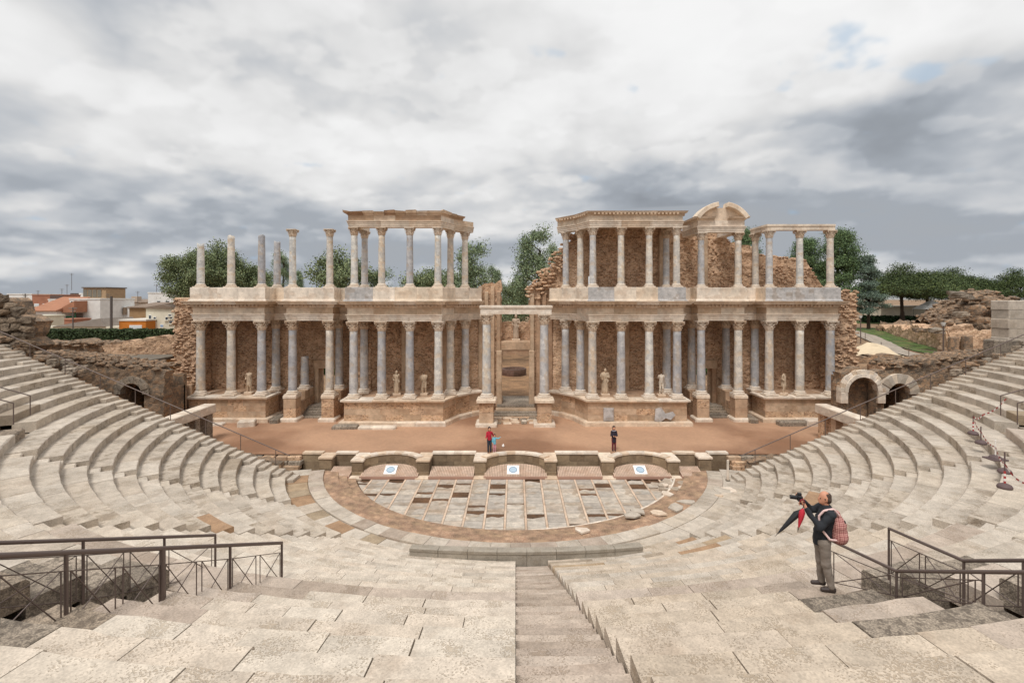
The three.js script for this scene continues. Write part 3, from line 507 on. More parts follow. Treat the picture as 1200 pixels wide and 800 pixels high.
for (const s of [-1, 1]) {
  const path = mirror(s, PAV), X = x => s * x;
  const low = sub('entablature', bld);
  sweepBlocks('architrave_block', low, path, archP(entY, 0.56), M.pale, 2.3);
  sweepBlocks('frieze_block', low, path, friezeP(entY + 0.56, 0.54), M.warm.slice(0, 2).concat([M.tan[2]]), 1.9);
  sweepBlocks('cornice_block', low, path, corniceP(entY + 1.1, 0.55), M.warm.slice(1).concat([M.tan[2]]), 1.6, 0.006, 0.035);
  dentils(low, path, entY + 1.2, 0.16);
  const attic = sub('parapet', bld);
  sweepBlocks('parapet_slab', attic, path, atticP(atticY, upY - atticY), (i, b) => { const seg = s > 0 ? i : PAV.length - 2 - i; return (seg === 11 && s > 0) || (seg === 3 && (b === 0 || b === 3) && R() < 0.9) ? M.greyMarble : R() < 0.25 ? M.warm[0] : pick(M.pale); }, 1.8);
  // podium: plinth, courses of blocks, moulded cap
  for (const P of [mirror(s, PAV.slice(0, 6)), mirror(s, PAV.slice(10))]) {
    const pod = sub('podium', bld);
    sweepBlocks('plinth_block', pod, P, [[-0.3, -0.1], [0.95, -0.1], [0.93, 0.3], [0.86, 0.38], [-0.3, 0.38]], M.warm, 1.7, 0.01, 0.04);
    for (let c = 0; c < 3; c++) sweepBlocks('podium_block', pod, P, [[-0.3, 0.382 + c * 0.49], [0.56 - c * 0.004, 0.382 + c * 0.49], [0.56 - c * 0.004, 0.866 + c * 0.49], [-0.3, 0.866 + c * 0.49]], M.podium, c % 2 ? 1.15 : 1.4, 0.012);
    sweepBlocks('cap_block', pod, P, [[-0.3, 1.856], [0.6, 1.856], [0.66, 1.93], [0.8, 1.98], [0.8, podTop - 0.05], [-0.3, podTop]], M.warm.concat(M.pale), 1.8, 0.01, 0.03);
  }
  const slabF = (pts, y, t, name) => part(name, flatPoly(s > 0 ? pts : pts.map(([x, d]) => [-x, d]).reverse(), y, t), M.tan[3], bld);
  const inner = PAV.slice(0, 6);
  slabF([...inner.map(([x, d]) => [x, d + 0.02]), [13.45, 46.4], [3.0, 46.6]], podTop - 0.01, 0.4, 'podium_floor');
  slabF([[21.6, 42.6], [26.95, 42.6], [28, 46], [20.7, 46]], podTop - 0.01, 0.4, 'podium_floor');
  slabF([...inner.map(([x, d]) => [x, d + 0.2]), [13.45, 46], [3.3, 46.3]], 10.0, 0.55, 'portico_ceiling');
  slabF([[13.2, 44.4], [15.9, 44.4], [15.9, 42.9], [19.0, 42.9], [19.0, 44.4], [21.7, 44.4], [21.7, 42.8], [26.9, 42.8], [27.5, 46], [20.4, 46.8], [13.2, 46.8]], 9.98, 0.55, 'portico_ceiling');
  // lower columns
  const lc = (x, d, o) => column(bld, X(x), d, podTop, entY, 0.355, o);
  for (const x of [6.38, 8.75, 11.08, 13.4]) lc(x, 41.33);
  lc(5.62, 43.15); lc(4.47, 44.55);
  lc(13.25, 43.7, { mat: M.shaft[1] }); lc(21.5, 44.8, { mat: M.shaft[1] });
  for (const x of [21.65, 24.25, 26.85]) lc(x, 42.55);
  for (const x of [15.9, 19.08]) lc(x, 42.72);
  lc(16.1, 45.6, { mat: M.shaft[1] });
  if (s > 0) lc(19.25, 45.6, { mat: M.shaft[3] }); else column(bld, -19.25, 45.6, podTop, 5.1, 0.36, { cap: false, mat: M.shaft[1], label: 'broken stump of a grey column shaft' });
  // pedestals of the door porch with their side walls and steps
  for (const x of [15.88, 19.1]) {
    const ped = sub('pedestal', bld);
    part('pedestal_foot', moved(block(1.5, 0.36, 1.5, 0.12, R() * 4), X(x), -0.05, -42.6), pick(M.pale), ped);
    for (let c = 0; c < 2; c++) part('pedestal_block', moved(block(1.06, 0.8, 1.06, 0.03, R() * 4, R() * 4), X(x), 0.312 + c * 0.805, -42.68), pick(M.podium), ped);
    part('pedestal_cap', moved(block(1.16, 0.24, 1.16, 0.04, R() * 4), X(x), 1.925, -42.7), pick(M.warm), ped);
    for (let k = 0; k < 3; k++) for (let c = 0; c < 3; c++) if (c < 2 || k > 0) part('side_wall_block', moved(block(0.8, 0.7 + (c === 2 ? 0.02 : 0), 1.05, 0.03, R() * 4, R() * 4), X(x + (x < 17 ? 0.02 : -0.02)), c * 0.705 + 0.03, -(43.78 + k * 1.06)), pick(M.podium), ped);
  }
  const st = sub('door_steps', bld);
  for (let k = 0; k < 5; k++) part('step', moved(block(2.3, 0.2, 0.9, 0.03, R() * 4, R() * 4), X(17.5) + rr(-0.05, 0.05), -0.06 + k * 0.145, -(43.7 + k * 0.4)), pick(M.granite), st);
  part('step', moved(block(2.3, 0.3, 2.4, 0.03), X(17.5), 0.38, -47.2), M.granite[1], st);
  // walls
  const W = (a, b, top, holes, seed, thick = 1.2, name = 'rubble_wall') => s > 0 ? roughWall(name, bld, M.rubble[seed % 3], { a: [a[0], a[1]], b: [b[0], b[1]], top, holes, thick, seed }) : (() => { const L = Math.hypot(b[0] - a[0], b[1] - a[1]); return roughWall(name, bld, M.rubble[seed % 3], { a: [-b[0], b[1]], b: [-a[0], a[1]], top: u => top(L - u), holes: holes.map(h => [L - h[1], L - h[0], ...h.slice(2)]), thick, seed: seed + 20 }); })();
  const right = s > 0;
  W([1.3, 46.2], [3.4, 46.2], u => (right ? 11.6 + u * 0.5 : u > 1.9 ? 11.4 : 12.0 - Math.floor(u * 2) * 0.12), [], 1, 1.6);
  W([3.3, 46.2], [6.1, 45.0], u => (right ? Math.min(17.1, 12.9 + u * 1.5) : 10.05), [], 2);
  W([6.0, 45.0], [14.25, 45.0], u => (right ? 17.15 : 10.05), right ? [[0.45, 0.85, 11.3, 12.4]] : [], 3);
  W([14.2, 44.9], [14.2, 46.7], u => (right ? 16.5 : 10.05), [], 4);
  W([14.0, 46.6], [20.7, 46.6], u => (right ? (u > 5.8 ? 15.7 : 16.7) : 10.05), [[2.75, 4.35, 0.5, 3.95]], 5);
  W([20.6, 46.7], [20.6, 45.3], u => (right ? 15.4 - u * 0.5 : 10.05), [], 6);
  W([20.5, 45.4], [28.2, 45.4], u => (right ? (u < 1 ? 15.2 : u < 6.0 ? 14.45 - 0.10 * u : 13.8 - (u - 6.0) * 1.6) : 10.05), [], 7);
  const door = sub('doorway', bld);
  part('lintel', moved(block(2.5, 0.75, 0.5, 0.04, 1, 2), X(17.55), 3.9, -46.55), M.tan[0], door);
  for (const x of [16.6, 18.5]) part('jamb', moved(block(0.4, 3.5, 0.5, 0.04, x, 2), X(x), 0.45, -46.6), pick(M.tan), door);
  for (const [x, d, h0, h1] of [[6.3, 44.86, podTop, 9.4], [9.9, 44.82, podTop, 9.4], [13.6, 44.86, podTop, 9.4], [23.0, 45.25, podTop, 9.4], [25.6, 45.25, podTop, 9.4]]) part('pilaster', moved(block(0.62, h1 - h0, 0.3, 0.03, x, x), X(x), h0, -d), pick(M.tan), bld);
  if (right) for (const x of [13.2, 17.6]) part('pilaster', moved(block(0.6, 4.9, 0.3, 0.03, x, x), x, 11.2, x > 14 ? -46.5 : -44.86), M.tan[2], bld);
  // broken masonry at the outer end
  const px0 = 27.7, px1 = 29.6;
  W([px0, 43.3], [px1, 43.3], u => (right ? 11.2 - 0.25 * u : 10.4), [], 8, 3.2, 'broken_pier');
  stones('rubble_stones', bld, M.rubble[1], 420, (q) => { const y = q() * (right ? 11.1 : 10.3), f = q(); const p = f < 0.55 ? [X(lerp(px0, px1 + 0.1, q())), y, -43.3 + 0.05] : f < 0.8 ? [X(px0 - 0.03), y, -lerp(43.3, 45.2, q())] : [X(px1 + 0.05), y, -lerp(43.3, 46, q())]; return { p, s: [0.16 + q() * 0.18, 0.07 + q() * 0.09, 0.16 + q() * 0.1] }; }, 60 + s);
  part('cut_block', moved(block(1.6, 3.0, 0.4, 0.05, 3, 3), X(28.6), 0.0, -43.05), M.tan[1], bld);
}
// doorway of honour in the middle
{
  const d0 = 46.2, g = sub('central_doorway', bld);
  part('lintel', moved(block(3.6, 0.8, 2.0, 0.05, 2, 1), 0, 5.62, -(d0 + 0.95)), M.tan[0], g);
  part('lintel', moved(block(2.7, 0.45, 1.6, 0.04, 1, 3), 0, 5.16, -(d0 + 0.8)), M.tan[3], g);
  for (const s of [-1, 1]) part('jamb', moved(block(0.5, 5.15, 0.6, 0.04, s, 4), s * 1.5, 0.45, -(d0 - 0.1)), M.tan[2], g);
  roughWall('infill_wall', g, M.rubble[0], { a: [-1.6, 47.6], b: [1.6, 47.6], y0: 6.38, top: u => 8.1 + 0.1 * Math.sin(u * 3), thick: 0.5, seed: 31 });
  for (const s of [-1, 1]) for (let k = 0; k < 4; k++) part('brick_pilaster', moved(block(0.36, 10.6 + (k % 2) * 0.5 - (s > 0 ? 0.2 : 0), 0.35, 0.04, k, s), s * (1.55 + k * 0.56), 0.4, -(d0 - 0.08)), pick(M.tan), g);
  const st = sub('central_steps', bld);
  for (let k = 0; k < 5; k++) part('step', moved(block(4.0 - k * 0.14, 0.22, k === 4 ? 4.6 : 0.95, 0.03, R() * 4, R() * 4), rr(-0.04, 0.04), -0.06 + k * 0.135, -(k === 4 ? 47.3 : 43.3 + k * 0.44)), pick(M.granite.concat(M.tan)), st);
  const pave = sub('rough_paving', bld);
  for (let i = 0; i < 34; i++) { const m = part('paving_stone', block(rr(0.4, 0.85), 0.2, rr(0.3, 0.6), 0.05, R() * 4, R() * 4), pick(M.granite.concat(M.tan).concat(M.warm)), pave); m.position.set(-2.9 + (i % 9) * 0.72 + rr(-0.12, 0.12), -0.14 + rr(0, 0.1) + Math.floor(i / 9) * 0.02, -(41.4 + Math.floor(i / 9) * 0.5 + rr(-0.1, 0.1))); m.rotation.y = rr(-0.2, 0.2); }
  for (const s of [-1, 1]) {
    const ped = sub('pedestal', bld);
    part('pedestal_foot', moved(block(1.75, 0.34, 1.7, 0.08, s), s * 2.36, -0.05, -40.95), M.pale[1], ped);
    for (let c = 0; c < 2; c++) part('pedestal_block', moved(block(1.15, 0.82, 1.1, 0.03, R() * 4, R() * 4), s * 2.36, 0.292 + c * 0.825, -40.95), pick(M.podium), ped);
    part('pedestal_cap', moved(block(1.6, 0.28, 1.5, 0.07, s), s * 2.36, 1.945, -40.95), M.warm[0], ped);
    column(bld, s * 2.36, 40.95, 2.225, 9.1, 0.37, { mat: M.shaft[s < 0 ? 0 : 1] });
  }
  const beam = sub('lintel_beam', bld);
  for (const [x0, x1] of [[-2.85, 0.05], [0.056, 2.95]]) part('beam_block', moved(block(x1 - x0, 0.5, 0.82, 0.02, x0), (x0 + x1) / 2, 9.102, -40.95), M.pale[0], beam);
  part('beam_moulding', moved(block(5.95, 0.2, 0.98, 0.03), 0.05, 9.604, -40.95), M.pale[0], beam);
}
// upper storey
for (const s of [-1, 1]) {
  const right = s > 0, uc = (x, d, top, o) => column(bld, s * x, d, upY, top, 0.285, o), T1 = 16.25;
  for (const x of [6.42, 8.75, 11.08, 13.35]) uc(x, 41.33, T1);
  uc(5.62, 43.15, T1); uc(4.5, 44.5, T1); uc(13.15, 43.5, T1, { mat: M.shaft[1] });
  const path = mirror(s, [[4.0, 44.9], [4.5, 44.45], [5.6, 43.1], [6.35, 41.33], [13.4, 41.33], [13.4, 44.4]]), e = sub('upper_entablature', bld);
  sweepBlocks('architrave_block', e, path, archP(T1, 0.5), M.warm.slice(0, 3).concat(M.pale), 2.3);
  sweepBlocks('frieze_block', e, path, friezeP(T1 + 0.5, 0.44), right ? M.warm.slice(0, 2) : M.tan.slice(0, 3).concat(M.warm), 1.9);
  if (right) { sweepBlocks('cornice_block', e, path, slimP(T1 + 0.94, 0.34), M.warm, 1.7, 0.006, 0.02); dentils(e, path, T1 + 1.0, 0.12); part('portico_ceiling', flatPoly([[4.0, 45.2], [4.6, 44.6], [5.7, 43.3], [6.4, 41.5], [13.4, 41.5], [13.4, 45.2]], 17.0, 0.35), M.tan[3], bld); } else sweepBlocks('cornice_block', e, mirror(s, [[4.9, 43.95], [5.6, 43.1], [6.35, 41.33], [13.4, 41.33], [13.4, 42.6]]), slimP(T1 + 0.94, 0.34), M.warm.slice(1).concat(M.tan), 0.85, 0.03, 0.14);
  if (right) {
    for (const x of [15.9, 19.08]) uc(x, 42.72, 16.0);
    const pp = [[15.85, 46.3], [15.85, 42.72], [19.12, 42.72], [19.12, 46.3]], ped = sub('pediment', bld);
    sweepBlocks('architrave_block', ped, pp, archP(16.0, 0.5), M.pale, 2.2); sweepBlocks('frieze_block', ped, pp, friezeP(16.5, 0.5), M.warm.slice(0, 3), 2.2);
    sweepBlocks('cornice_block', ped, [pp[0], pp[1], [16.9, 42.72]], slimP(17.0, 0.3), M.warm, 1.4, 0.006, 0.03); sweepBlocks('cornice_block', ped, [[18.0, 42.72], pp[2], pp[3]], slimP(17.0, 0.3), M.warm, 1.4, 0.006, 0.03);
    const AR = 2.36, AC = [17.48, 15.88], ap = (r, a) => [AC[0] + r * Math.sin(a), AC[1] + r * Math.cos(a)], tp = [[15.55, 17.0], [19.4, 17.0]]; for (let i = 0; i <= 16; i++) { const p = ap(AR, lerp(0.95, -0.95, i / 16)); tp.push([p[0], Math.min(p[1], 18.08)]); }
    const tg = new THREE.ExtrudeGeometry(new THREE.Shape(tp.map(p => new THREE.Vector2(...p))), { depth: 0.55, bevelEnabled: false }); tg.translate(0, 0, -43.0); part('tympanum', boxUV(tg), M.warm[1], ped);
    for (const k of [-1, 1]) { const pts = [], q = []; for (let i = 0; i <= 10; i++) { const a = lerp(1.0, k < 0 ? 0.15 : 0.2, i / 10) * k; pts.push(ap(AR - 0.06, a)); q.push(ap(AR + 0.26, a)); } const gg = new THREE.ExtrudeGeometry(new THREE.Shape([...pts, ...q.reverse()].map(p => new THREE.Vector2(...p))), { depth: 1.05, bevelEnabled: true, bevelSize: 0.04, bevelThickness: 0.04, bevelSegments: 1 }); gg.translate(0, 0, -43.05); part('raking_cornice', boxUV(gg), M.warm[0], ped); }
    for (const x of [21.65, 24.25, 26.85]) uc(x, 42.55, 16.17); uc(21.55, 44.8, 16.17);
    const bm = sub('lintel_beam', bld), g2 = sweepBlocks('beam_block', bm, [[21.55, 45.1], [21.65, 42.55], [27.1, 42.55]], [[-0.32, 16.175], [0.3, 16.175], [0.3, 16.48], [0.36, 16.5], [0.36, 16.66], [-0.32, 16.66]], M.pale, 2.6);
    part('tie_rod', rod(V(14.0, 16.7, -44), V(15.4, 16.7, -44), 0.06), M.pale[1], bm);
  } else {
    for (const x of [15.9, 19.08]) uc(x, 42.72, 16.3);
    for (const [x, d, t] of [[26.85, 42.55, 15.1], [24.25, 42.55, 15.75], [21.65, 42.55, 15.8], [21.4, 44.8, 15.5]]) column(bld, -x, d, upY, t, 0.3, { cap: false, mat: pick(M.shaft), label: 'upper column shaft without its capital' });
  }
}
stones('rubble_stones', bld, M.rubble[2], 200, (q) => { const t = q(); return { p: [lerp(1.5, 5.4, t) + (q() - 0.5) * 1.0, lerp(11.4, 16.3, t) - q() * q() * 3.0, -lerp(46.15, 45.35, t) + 0.1 - (q() < 0.5 ? 0 : q())], s: [0.14 + q() * 0.2, 0.08 + q() * 0.1, 0.15 + q() * 0.15] }; }, 71);
stones('rubble_stones', bld, M.rubble[1], 220, (q) => { const t = q(), x = 20.6 + 7.6 * t, y = t < 0.78 ? 14.4 - 0.8 * t : 13.6 - (t - 0.78) * 12; return { p: [x, y + (q() - 0.6) * 0.35, -45.4 - q() * 0.9], s: [0.14 + q() * 0.2, 0.08 + q() * 0.1, 0.15 + q() * 0.15] }; }, 72);
// stones standing proud of the rubble faces behind the columns
for (const s of [-1, 1]) for (const [x0, x1, d, y0, y1, n] of [[6.3, 14, 44.96, 2.3, 9.3, 420], [14.4, 20.3, 46.56, 4.8, 9.3, 180], [20.8, 27.9, 45.36, 2.3, 9.3, 380]].concat(s > 0 ? [[6.3, 14, 44.96, 11.3, 16.5, 320], [14.4, 20.3, 46.56, 11.3, 16, 240], [20.8, 26.8, 45.36, 11.3, 13.4, 160]] : []))
  stones('rubble_stones', bld, M.rubble[(n / 20) % 3 | 0], n, (q) => ({ p: [s * lerp(x0, x1, q()), lerp(y0, y1, q()), -d + (q() - 0.5) * 0.12], s: [0.08 + q() * 0.16, 0.05 + q() * 0.08, 0.07 + q() * 0.07] }), 200 + n + s);
// marble pieces leaning on the podium and lying at its foot
part('marble_fragment', moved(block(0.85, 1.05, 0.12, 0.03), 7.6, 0.42, -40.64), M.greyMarble, bld);
{ const g = flatPoly([[0, 0], [0.5, -0.05], [0.9, 0.25], [1.3, 0.1], [1.7, 0.5], [1.5, 0.75], [0.9, 0.6], [0.55, 1.1], [0.1, 1.0]], 0.1, 0.1), m = part('marble_fragment', g, M.greyMarble, bld); m.position.set(11.3, 0.42, -40.55); m.rotation.x = Math.PI / 2 - 0.1; }
{
  const P = 'fallen blocks at the foot of the podium';
  for (const [label, x, d, w, h, dp, ry, k] of [['thin pale slab at the podium foot under the headless torso statue', -24.6, 40.9, 1.4, 0.22, 0.7, 0.1, 0], ['chunky rounded pale block at the podium corner beside the house side door', -21.9, 40.7, 1.3, 0.5, 1.0, 0.3, 1], ['small thin slab at the podium end next to the broken pier, house side', -26.4, 41.0, 1.2, 0.2, 0.6, 0, 2], ['long grey block at the podium foot under the striding statue', 22.6, 40.9, 2.2, 0.4, 0.8, 0.05, 3], ['longest and tallest pale block at the podium end by the white arch', 25.0, 40.8, 2.6, 0.55, 0.8, -0.03, 0], ['flat block at the corner of the open pavilion podium', -13.6, 39.9, 2.0, 0.3, 0.8, 0.1, 2], ['long low slab along the front of the open pavilion podium', -11, 39.8, 3, 0.25, 0.7, 0, 1], ['narrow block lying beside the steps of the house side door', -20.2, 42.4, 0.7, 0.4, 2.2, 0.15, 4], ['narrow block lying beside the steps of the ruins side door', 20.0, 42.4, 0.7, 0.4, 2.0, -0.15, 5]]) { const b = thing('fallen_block', label, 'stone block', P); part('block', block(w, h, dp, 0.08, R() * 4, R() * 4), M.pale.concat(M.granite)[k], b); b.position.set(x, -0.03, -d); b.rotation.y = ry; }
}
// ---------------------------------------------------------------- stage floor and stage front
setting('stage_floor', flatPoly([[-29.5, 33.25], [29.5, 33.25], [29.5, 47], [-29.5, 47]], 0), M.sand, 'damp reddish sand floor of the stage', 'ground');
{
  const wall = thing('stage_front_wall', 'low stage front wall of stone piers with curved and square recesses', 'wall');
  const coverTop = std('#e6d2c6', T.warm, null, 0, 0.8), F = 32.05, Bk = 33.3, bays = [[-14.2, -12.85, 0], [-12.0, -10.55, 0], [-9.8, -6.35, 1], [-5.55, -2.65, 0], [-1.9, 1.9, 1], [2.65, 5.55, 0], [6.35, 9.8, 1], [10.55, 12.0, 0], [12.85, 14.2, 0]];
  const mats = ['#b8a68e', '#ab9a84', '#c4b298', '#a08e78'].map(c => std(c, T.seat, T.seatBump, 0.02));
  for (let i = 0; i < bays.length; i++) {
    const [x0, x1, curved] = bays[i];
    const p = curved ? Array.from({ length: 9 }, (_, k) => { const t = k / 8, a = lerp(-1.1, 1.1, t), w = (x1 - x0) / 2; return [(x0 + x1) / 2 + w * Math.sin(a) / Math.sin(1.1), 32.35 + 0.95 * (Math.cos(a) - Math.cos(1.1)) / (1 - Math.cos(1.1))]; }) : [[x0, Bk], [x1, Bk]];
    const y = YO - 0.2, step = curved ? 1 : 1.2;
    sweepBlocks('wall_block', wall, p, [[-0.35, y], [0, y], [0, -0.5], [-0.35, -0.5]], mats, step, 0.01); sweepBlocks('wall_block', wall, p, [[-0.35, -0.496], [0, -0.496], [0, -0.02], [-0.35, -0.02]], mats, step * 0.9, 0.01);
    sweepBlocks('coping_stone', wall, p, [[-0.42, -0.016], [0.05, -0.016], [0.05, 0.1], [-0.42, 0.1]], M.warm.concat(M.pale), step * 1.3, 0.01);
    if (i < bays.length - 1) {                     // pier before the next bay
      const a = x1, b = bays[i + 1][0], w = b - a, f = Math.abs(a) > 11.5 ? 32.6 : F, dp = 33.62 - f;
      part('pier', moved(block(w, 0.55, dp, 0.03, R() * 4, R() * 4), (a + b) / 2, YO - 0.2, -(f + dp / 2)), pick(mats), wall); part('pier', moved(block(w - 0.02, 0.62, dp - 0.02, 0.03, R() * 4, R() * 4), (a + b) / 2, YO + 0.354, -(f + dp / 2)), pick(mats), wall);
      part('coping_stone', moved(block(w + 0.1, 0.13, dp + 0.08, 0.03, R() * 4), (a + b) / 2, YO + 0.978, -(f + dp / 2)), pick(M.warm), wall);
      part('pier_foot', moved(block(w + 0.1, 0.22, 0.5, 0.05, R() * 4), (a + b) / 2, YO - 0.1, -(f - 0.22)), pick(M.warm), wall);
    }
    // slatted cover over the pit in front of the bay
    if (Math.abs(x0 + x1) / 2 < 13) {
      const w = x1 - x0, mid = (x0 + x1) / 2, cover = thing('pit_cover', (curved ? 'slatted pit cover with bowed back and plaque ' + (mid === 0 ? 'in the middle recess below the doorway' : mid < 0 ? 'in the curved recess towards the houses' : 'in the curved recess towards the ruins') : Math.abs(mid) > 10 ? 'short slatted pit cover at the stage front end towards the ' + (mid < 0 ? 'houses' : 'ruins') : 'square slatted pit cover between two curved recesses ' + (mid < 0 ? 'by the woman in red' : 'below the woman in dark coat')), 'cover', 'slatted covers along the stage front', V(mid, YO, -31.66));
      const side = std('#a98472', null, null, 0, 0.7), hw = w / 2 + (curved ? 0.12 : -0.02);
      const back = x => (curved ? 0.86 + 0.62 * (1 - (x / hw) ** 2) : 1.16), slope = Math.atan2(0.3, 1.2);
      const bs = new THREE.Shape(); bs.moveTo(-hw, 0); bs.lineTo(hw, 0); for (let k = 0; k <= 10; k++) { const x = hw - k / 5 * hw; bs.lineTo(x, back(x)); }
      const bg = new THREE.ExtrudeGeometry(bs, { depth: 0.14, bevelEnabled: false }); bg.rotateX(-Math.PI / 2); part('box', boxUV(bg), side, cover);
      const gs = []; for (let x = -hw + 0.05; x < hw - 0.03; x += 0.105) { const L = back(x) - 0.02; const q = block(0.085, 0.03, L, 0.006, x); q.rotateX(slope); q.translate(x + 0.04, 0.16 + (L / 2) * Math.sin(slope), -L / 2); gs.push(q); } part('deck_slats', mergeGeometries(gs), coverTop, cover, 'stuff');
      part('front_edge', moved(block(2 * hw, 0.16, 0.05, 0.008), 0, 0.02, 0.03), side, cover);
      if (curved) {                                // white plaque with a round pale blue emblem
        const pl = thing('plaque', 'white plaque with round pale blue emblem on the bowed cover ' + (mid === 0 ? 'in the middle' : mid < 0 ? 'towards the houses' : 'towards the ruins'), 'plaque', 'plaques on the pit covers', V(mid - (mid === 0 ? 0.15 : 0), YO + 0.36, -32.3)); pl.rotation.x = 0.4;
        part('board', block(0.78, 0.06, 0.8, 0.01), std('#f4f3f0', null, null, 0, 0.5), pl); part('emblem', moved(new THREE.CylinderGeometry(0.25, 0.25, 0.012, 28), 0, 0.066, 0.02), std('#a9bccb', null, null, 0, 0.5), pl); part('emblem_ring', moved(new THREE.TorusGeometry(0.25, 0.018, 6, 28).rotateX(Math.PI / 2), 0, 0.07, 0.02), std('#5f7f9c', null, null, 0, 0.5), pl);
      }
    }
  }
  const steps = thing('ruined_steps', 'low broken brick and stone courses at the house end of the stage front', 'ruin'), steps2 = thing('ruined_steps', 'low broken brick and stone courses at the ruins end of the stage front', 'ruin');
  for (const [s, g] of [[-1, steps], [1, steps2]]) for (let k = 0; k < 4; k++) for (let i = 0; i < 4; i++) part('course_stone', moved(block(rr(0.6, 1.0), 0.26, rr(0.5, 0.7), 0.04, R() * 4, R() * 4), s * (14.6 + i * 0.85 + rr(-0.1, 0.1)), YO + k * 0.262 - 0.02, -(32.7 + k * 0.18)), pick(M.podium.concat(M.granite)), g);
  const post = thing('white_post', 'slim upright white post at the ruins end of the orchestra', 'post', null, V(12.95, YO + 0.4, -30.4)); part('post', block(0.14, 1.25, 0.09, 0.03), M.pale[0], post); part('foot', moved(block(0.24, 0.06, 0.2, 0.02), 0, 0, 0), M.granite[1], post);
}
// ---------------------------------------------------------------- ground beyond the theatre
function groundH(x, d) {
  const out = sstep(29, 34, Math.abs(x)) * sstep(33, 38, d), hill = x < 0 ? 4.9 : lerp(3.9, 5.2, sstep(50, 90, d));
  const behind = sstep(46.5, 48.5, d) * (1 - out);
  let y = -3 + sstep(34, 36, d) * 2.6;
  y = lerp(y, 0.55, behind); y = lerp(y, hill, out);
  if (d < 31 && Math.abs(x) > 31) y = lerp(y, 7.5, sstep(33, 40, Math.abs(x)));
  const far = sstep(75, 130, d); y = lerp(y, x < -20 ? 4.6 : 4.2, far * (1 - out));
  if (d < -3) y = lerp(y, 8.6, sstep(-3, -6, d));
  return y + (d > 115 || Math.abs(x) > 36 ? fbm3(x * 0.08, 0.3, d * 0.08, 3) * 0.5 : 0);
}
{
  const xs = [], ds = []; for (let x = -1600; x < -120; x += 185) xs.push(x); for (let x = -120; x < -50; x += 5) xs.push(x); for (let x = -50; x <= 50; x += 1) xs.push(x); for (let x = 55; x <= 120; x += 5) xs.push(x); for (let x = 300; x <= 1700; x += 200) xs.push(x);
  for (let d = -300; d < -20; d += 70) ds.push(d); for (let d = -20; d < 28; d += 2) ds.push(d); for (let d = 28; d < 60; d += 0.8) ds.push(d); for (let d = 60; d < 160; d += 4) ds.push(d); for (let d = 170; d < 2400; d *= 1.3) ds.push(d);
  const pos = [], P = (i, j) => [xs[i], groundH(xs[i], ds[j]), -ds[j]];
  for (let i = 0; i < xs.length - 1; i++) for (let j = 0; j < ds.length - 1; j++) { const A = P(i, j), B = P(i + 1, j), C = P(i + 1, j + 1), D = P(i, j + 1); pos.push(...A, ...B, ...C, ...A, ...C, ...D); }
  let g = boxUV(fromTris(pos)); setting('ground', g, M.earth, 'bare brown earth round the theatre', 'ground');
}
const onG = (x, d, dy = 0) => V(x, groundH(x, d) + dy, -d);
function drape(pts, dy, mat, name, label, cat) {     // a strip [x, d, halfwidth] laid on the ground
  const c = new THREE.CatmullRomCurve3(pts.map(p => V(p[0], p[2], p[1]))), n = 60, pos = [], L = [];
  for (let i = 0; i <= n; i++) { const p = c.getPoint(i / n), t = c.getTangent(i / n), k = Math.hypot(t.x, t.z), nx = -t.z / k, nz = t.x / k, row = []; for (let j = 0; j <= 6; j++) { const o = (j / 3 - 1) * p.y * (1 + 0.12 * noise3.noise(i * 0.4, j > 3 ? 5 : 1, 2)); const x = p.x + nx * o, d = p.z + nz * o; row.push([x, groundH(x, d) + dy, -d]); } L.push(row); }
  for (let i = 0; i < n; i++) for (let j = 0; j < 6; j++) { const A = L[i][j], B = L[i + 1][j], C = L[i + 1][j + 1], D = L[i][j + 1]; pos.push(...A, ...B, ...C, ...A, ...C, ...D); }
  return setting(name, boxUV(fromTris(pos)), mat, label, cat);
}
drape([[61, 88, 2.5], [54.5, 73, 3], [49.6, 62, 2.0], [47.5, 57, 0.7]], 0.09, M.grass, 'lawn', 'strip of green grass between path and brick ruins', 'lawn');
drape([[56, 118, 6], [72, 112, 8], [84, 106, 6]], 0.1, M.grass, 'lawn', 'distant green lawn under the pines', 'lawn');
drape([[54.5, 82, 1.2], [50, 69, 1.2], [45.5, 60, 1.1], [44, 54, 1.0], [45, 50, 1.0], [47.5, 47, 1.0]], 0.14, std('#cfc8c0', T.seat, null, 0), 'path', 'pale grey footpath curving past the grass', 'path');
drape([[-8, 52, 8], [0, 66, 18], [4, 96, 26]], 0.06, std('#f3dcc0', T.earth, T.sandBump, 0.03), 'courtyard_ground', 'pale sand court behind the stage building', 'ground');

// ---------------------------------------------------------------- side entrances beside the stage
function archRing(parent, x, y, d, r0, r1, n, mats, depth, a0 = 0, a1 = Math.PI) {
  for (let i = 0; i < n; i++) {
    const s = lerp(a0, a1, i / n) + 0.006, e = lerp(a0, a1, (i + 1) / n) - 0.006, k = 1 + (R() - 0.5) * 0.06, sh = new THREE.Shape(); const pts = []; for (let j = 0; j <= 3; j++) { const a = lerp(s, e, j / 3); pts.push([Math.cos(a) * r0, Math.sin(a) * r0]); } for (let j = 3; j >= 0; j--) { const a = lerp(s, e, j / 3); pts.push([Math.cos(a) * r1 * k, Math.sin(a) * r1 * k]); }
    sh.setFromPoints(pts.map(p => new THREE.Vector2(...p))); const g = new THREE.ExtrudeGeometry(sh, { depth: depth + rr(-0.04, 0.04), bevelEnabled: true, bevelSize: 0.015, bevelThickness: 0.015, bevelSegments: 1 }); g.translate(x, y, -d - depth + 0.0);
    part('voussoir', boxUV(g, 1, R() * 4), pick(mats), parent);
  }
}
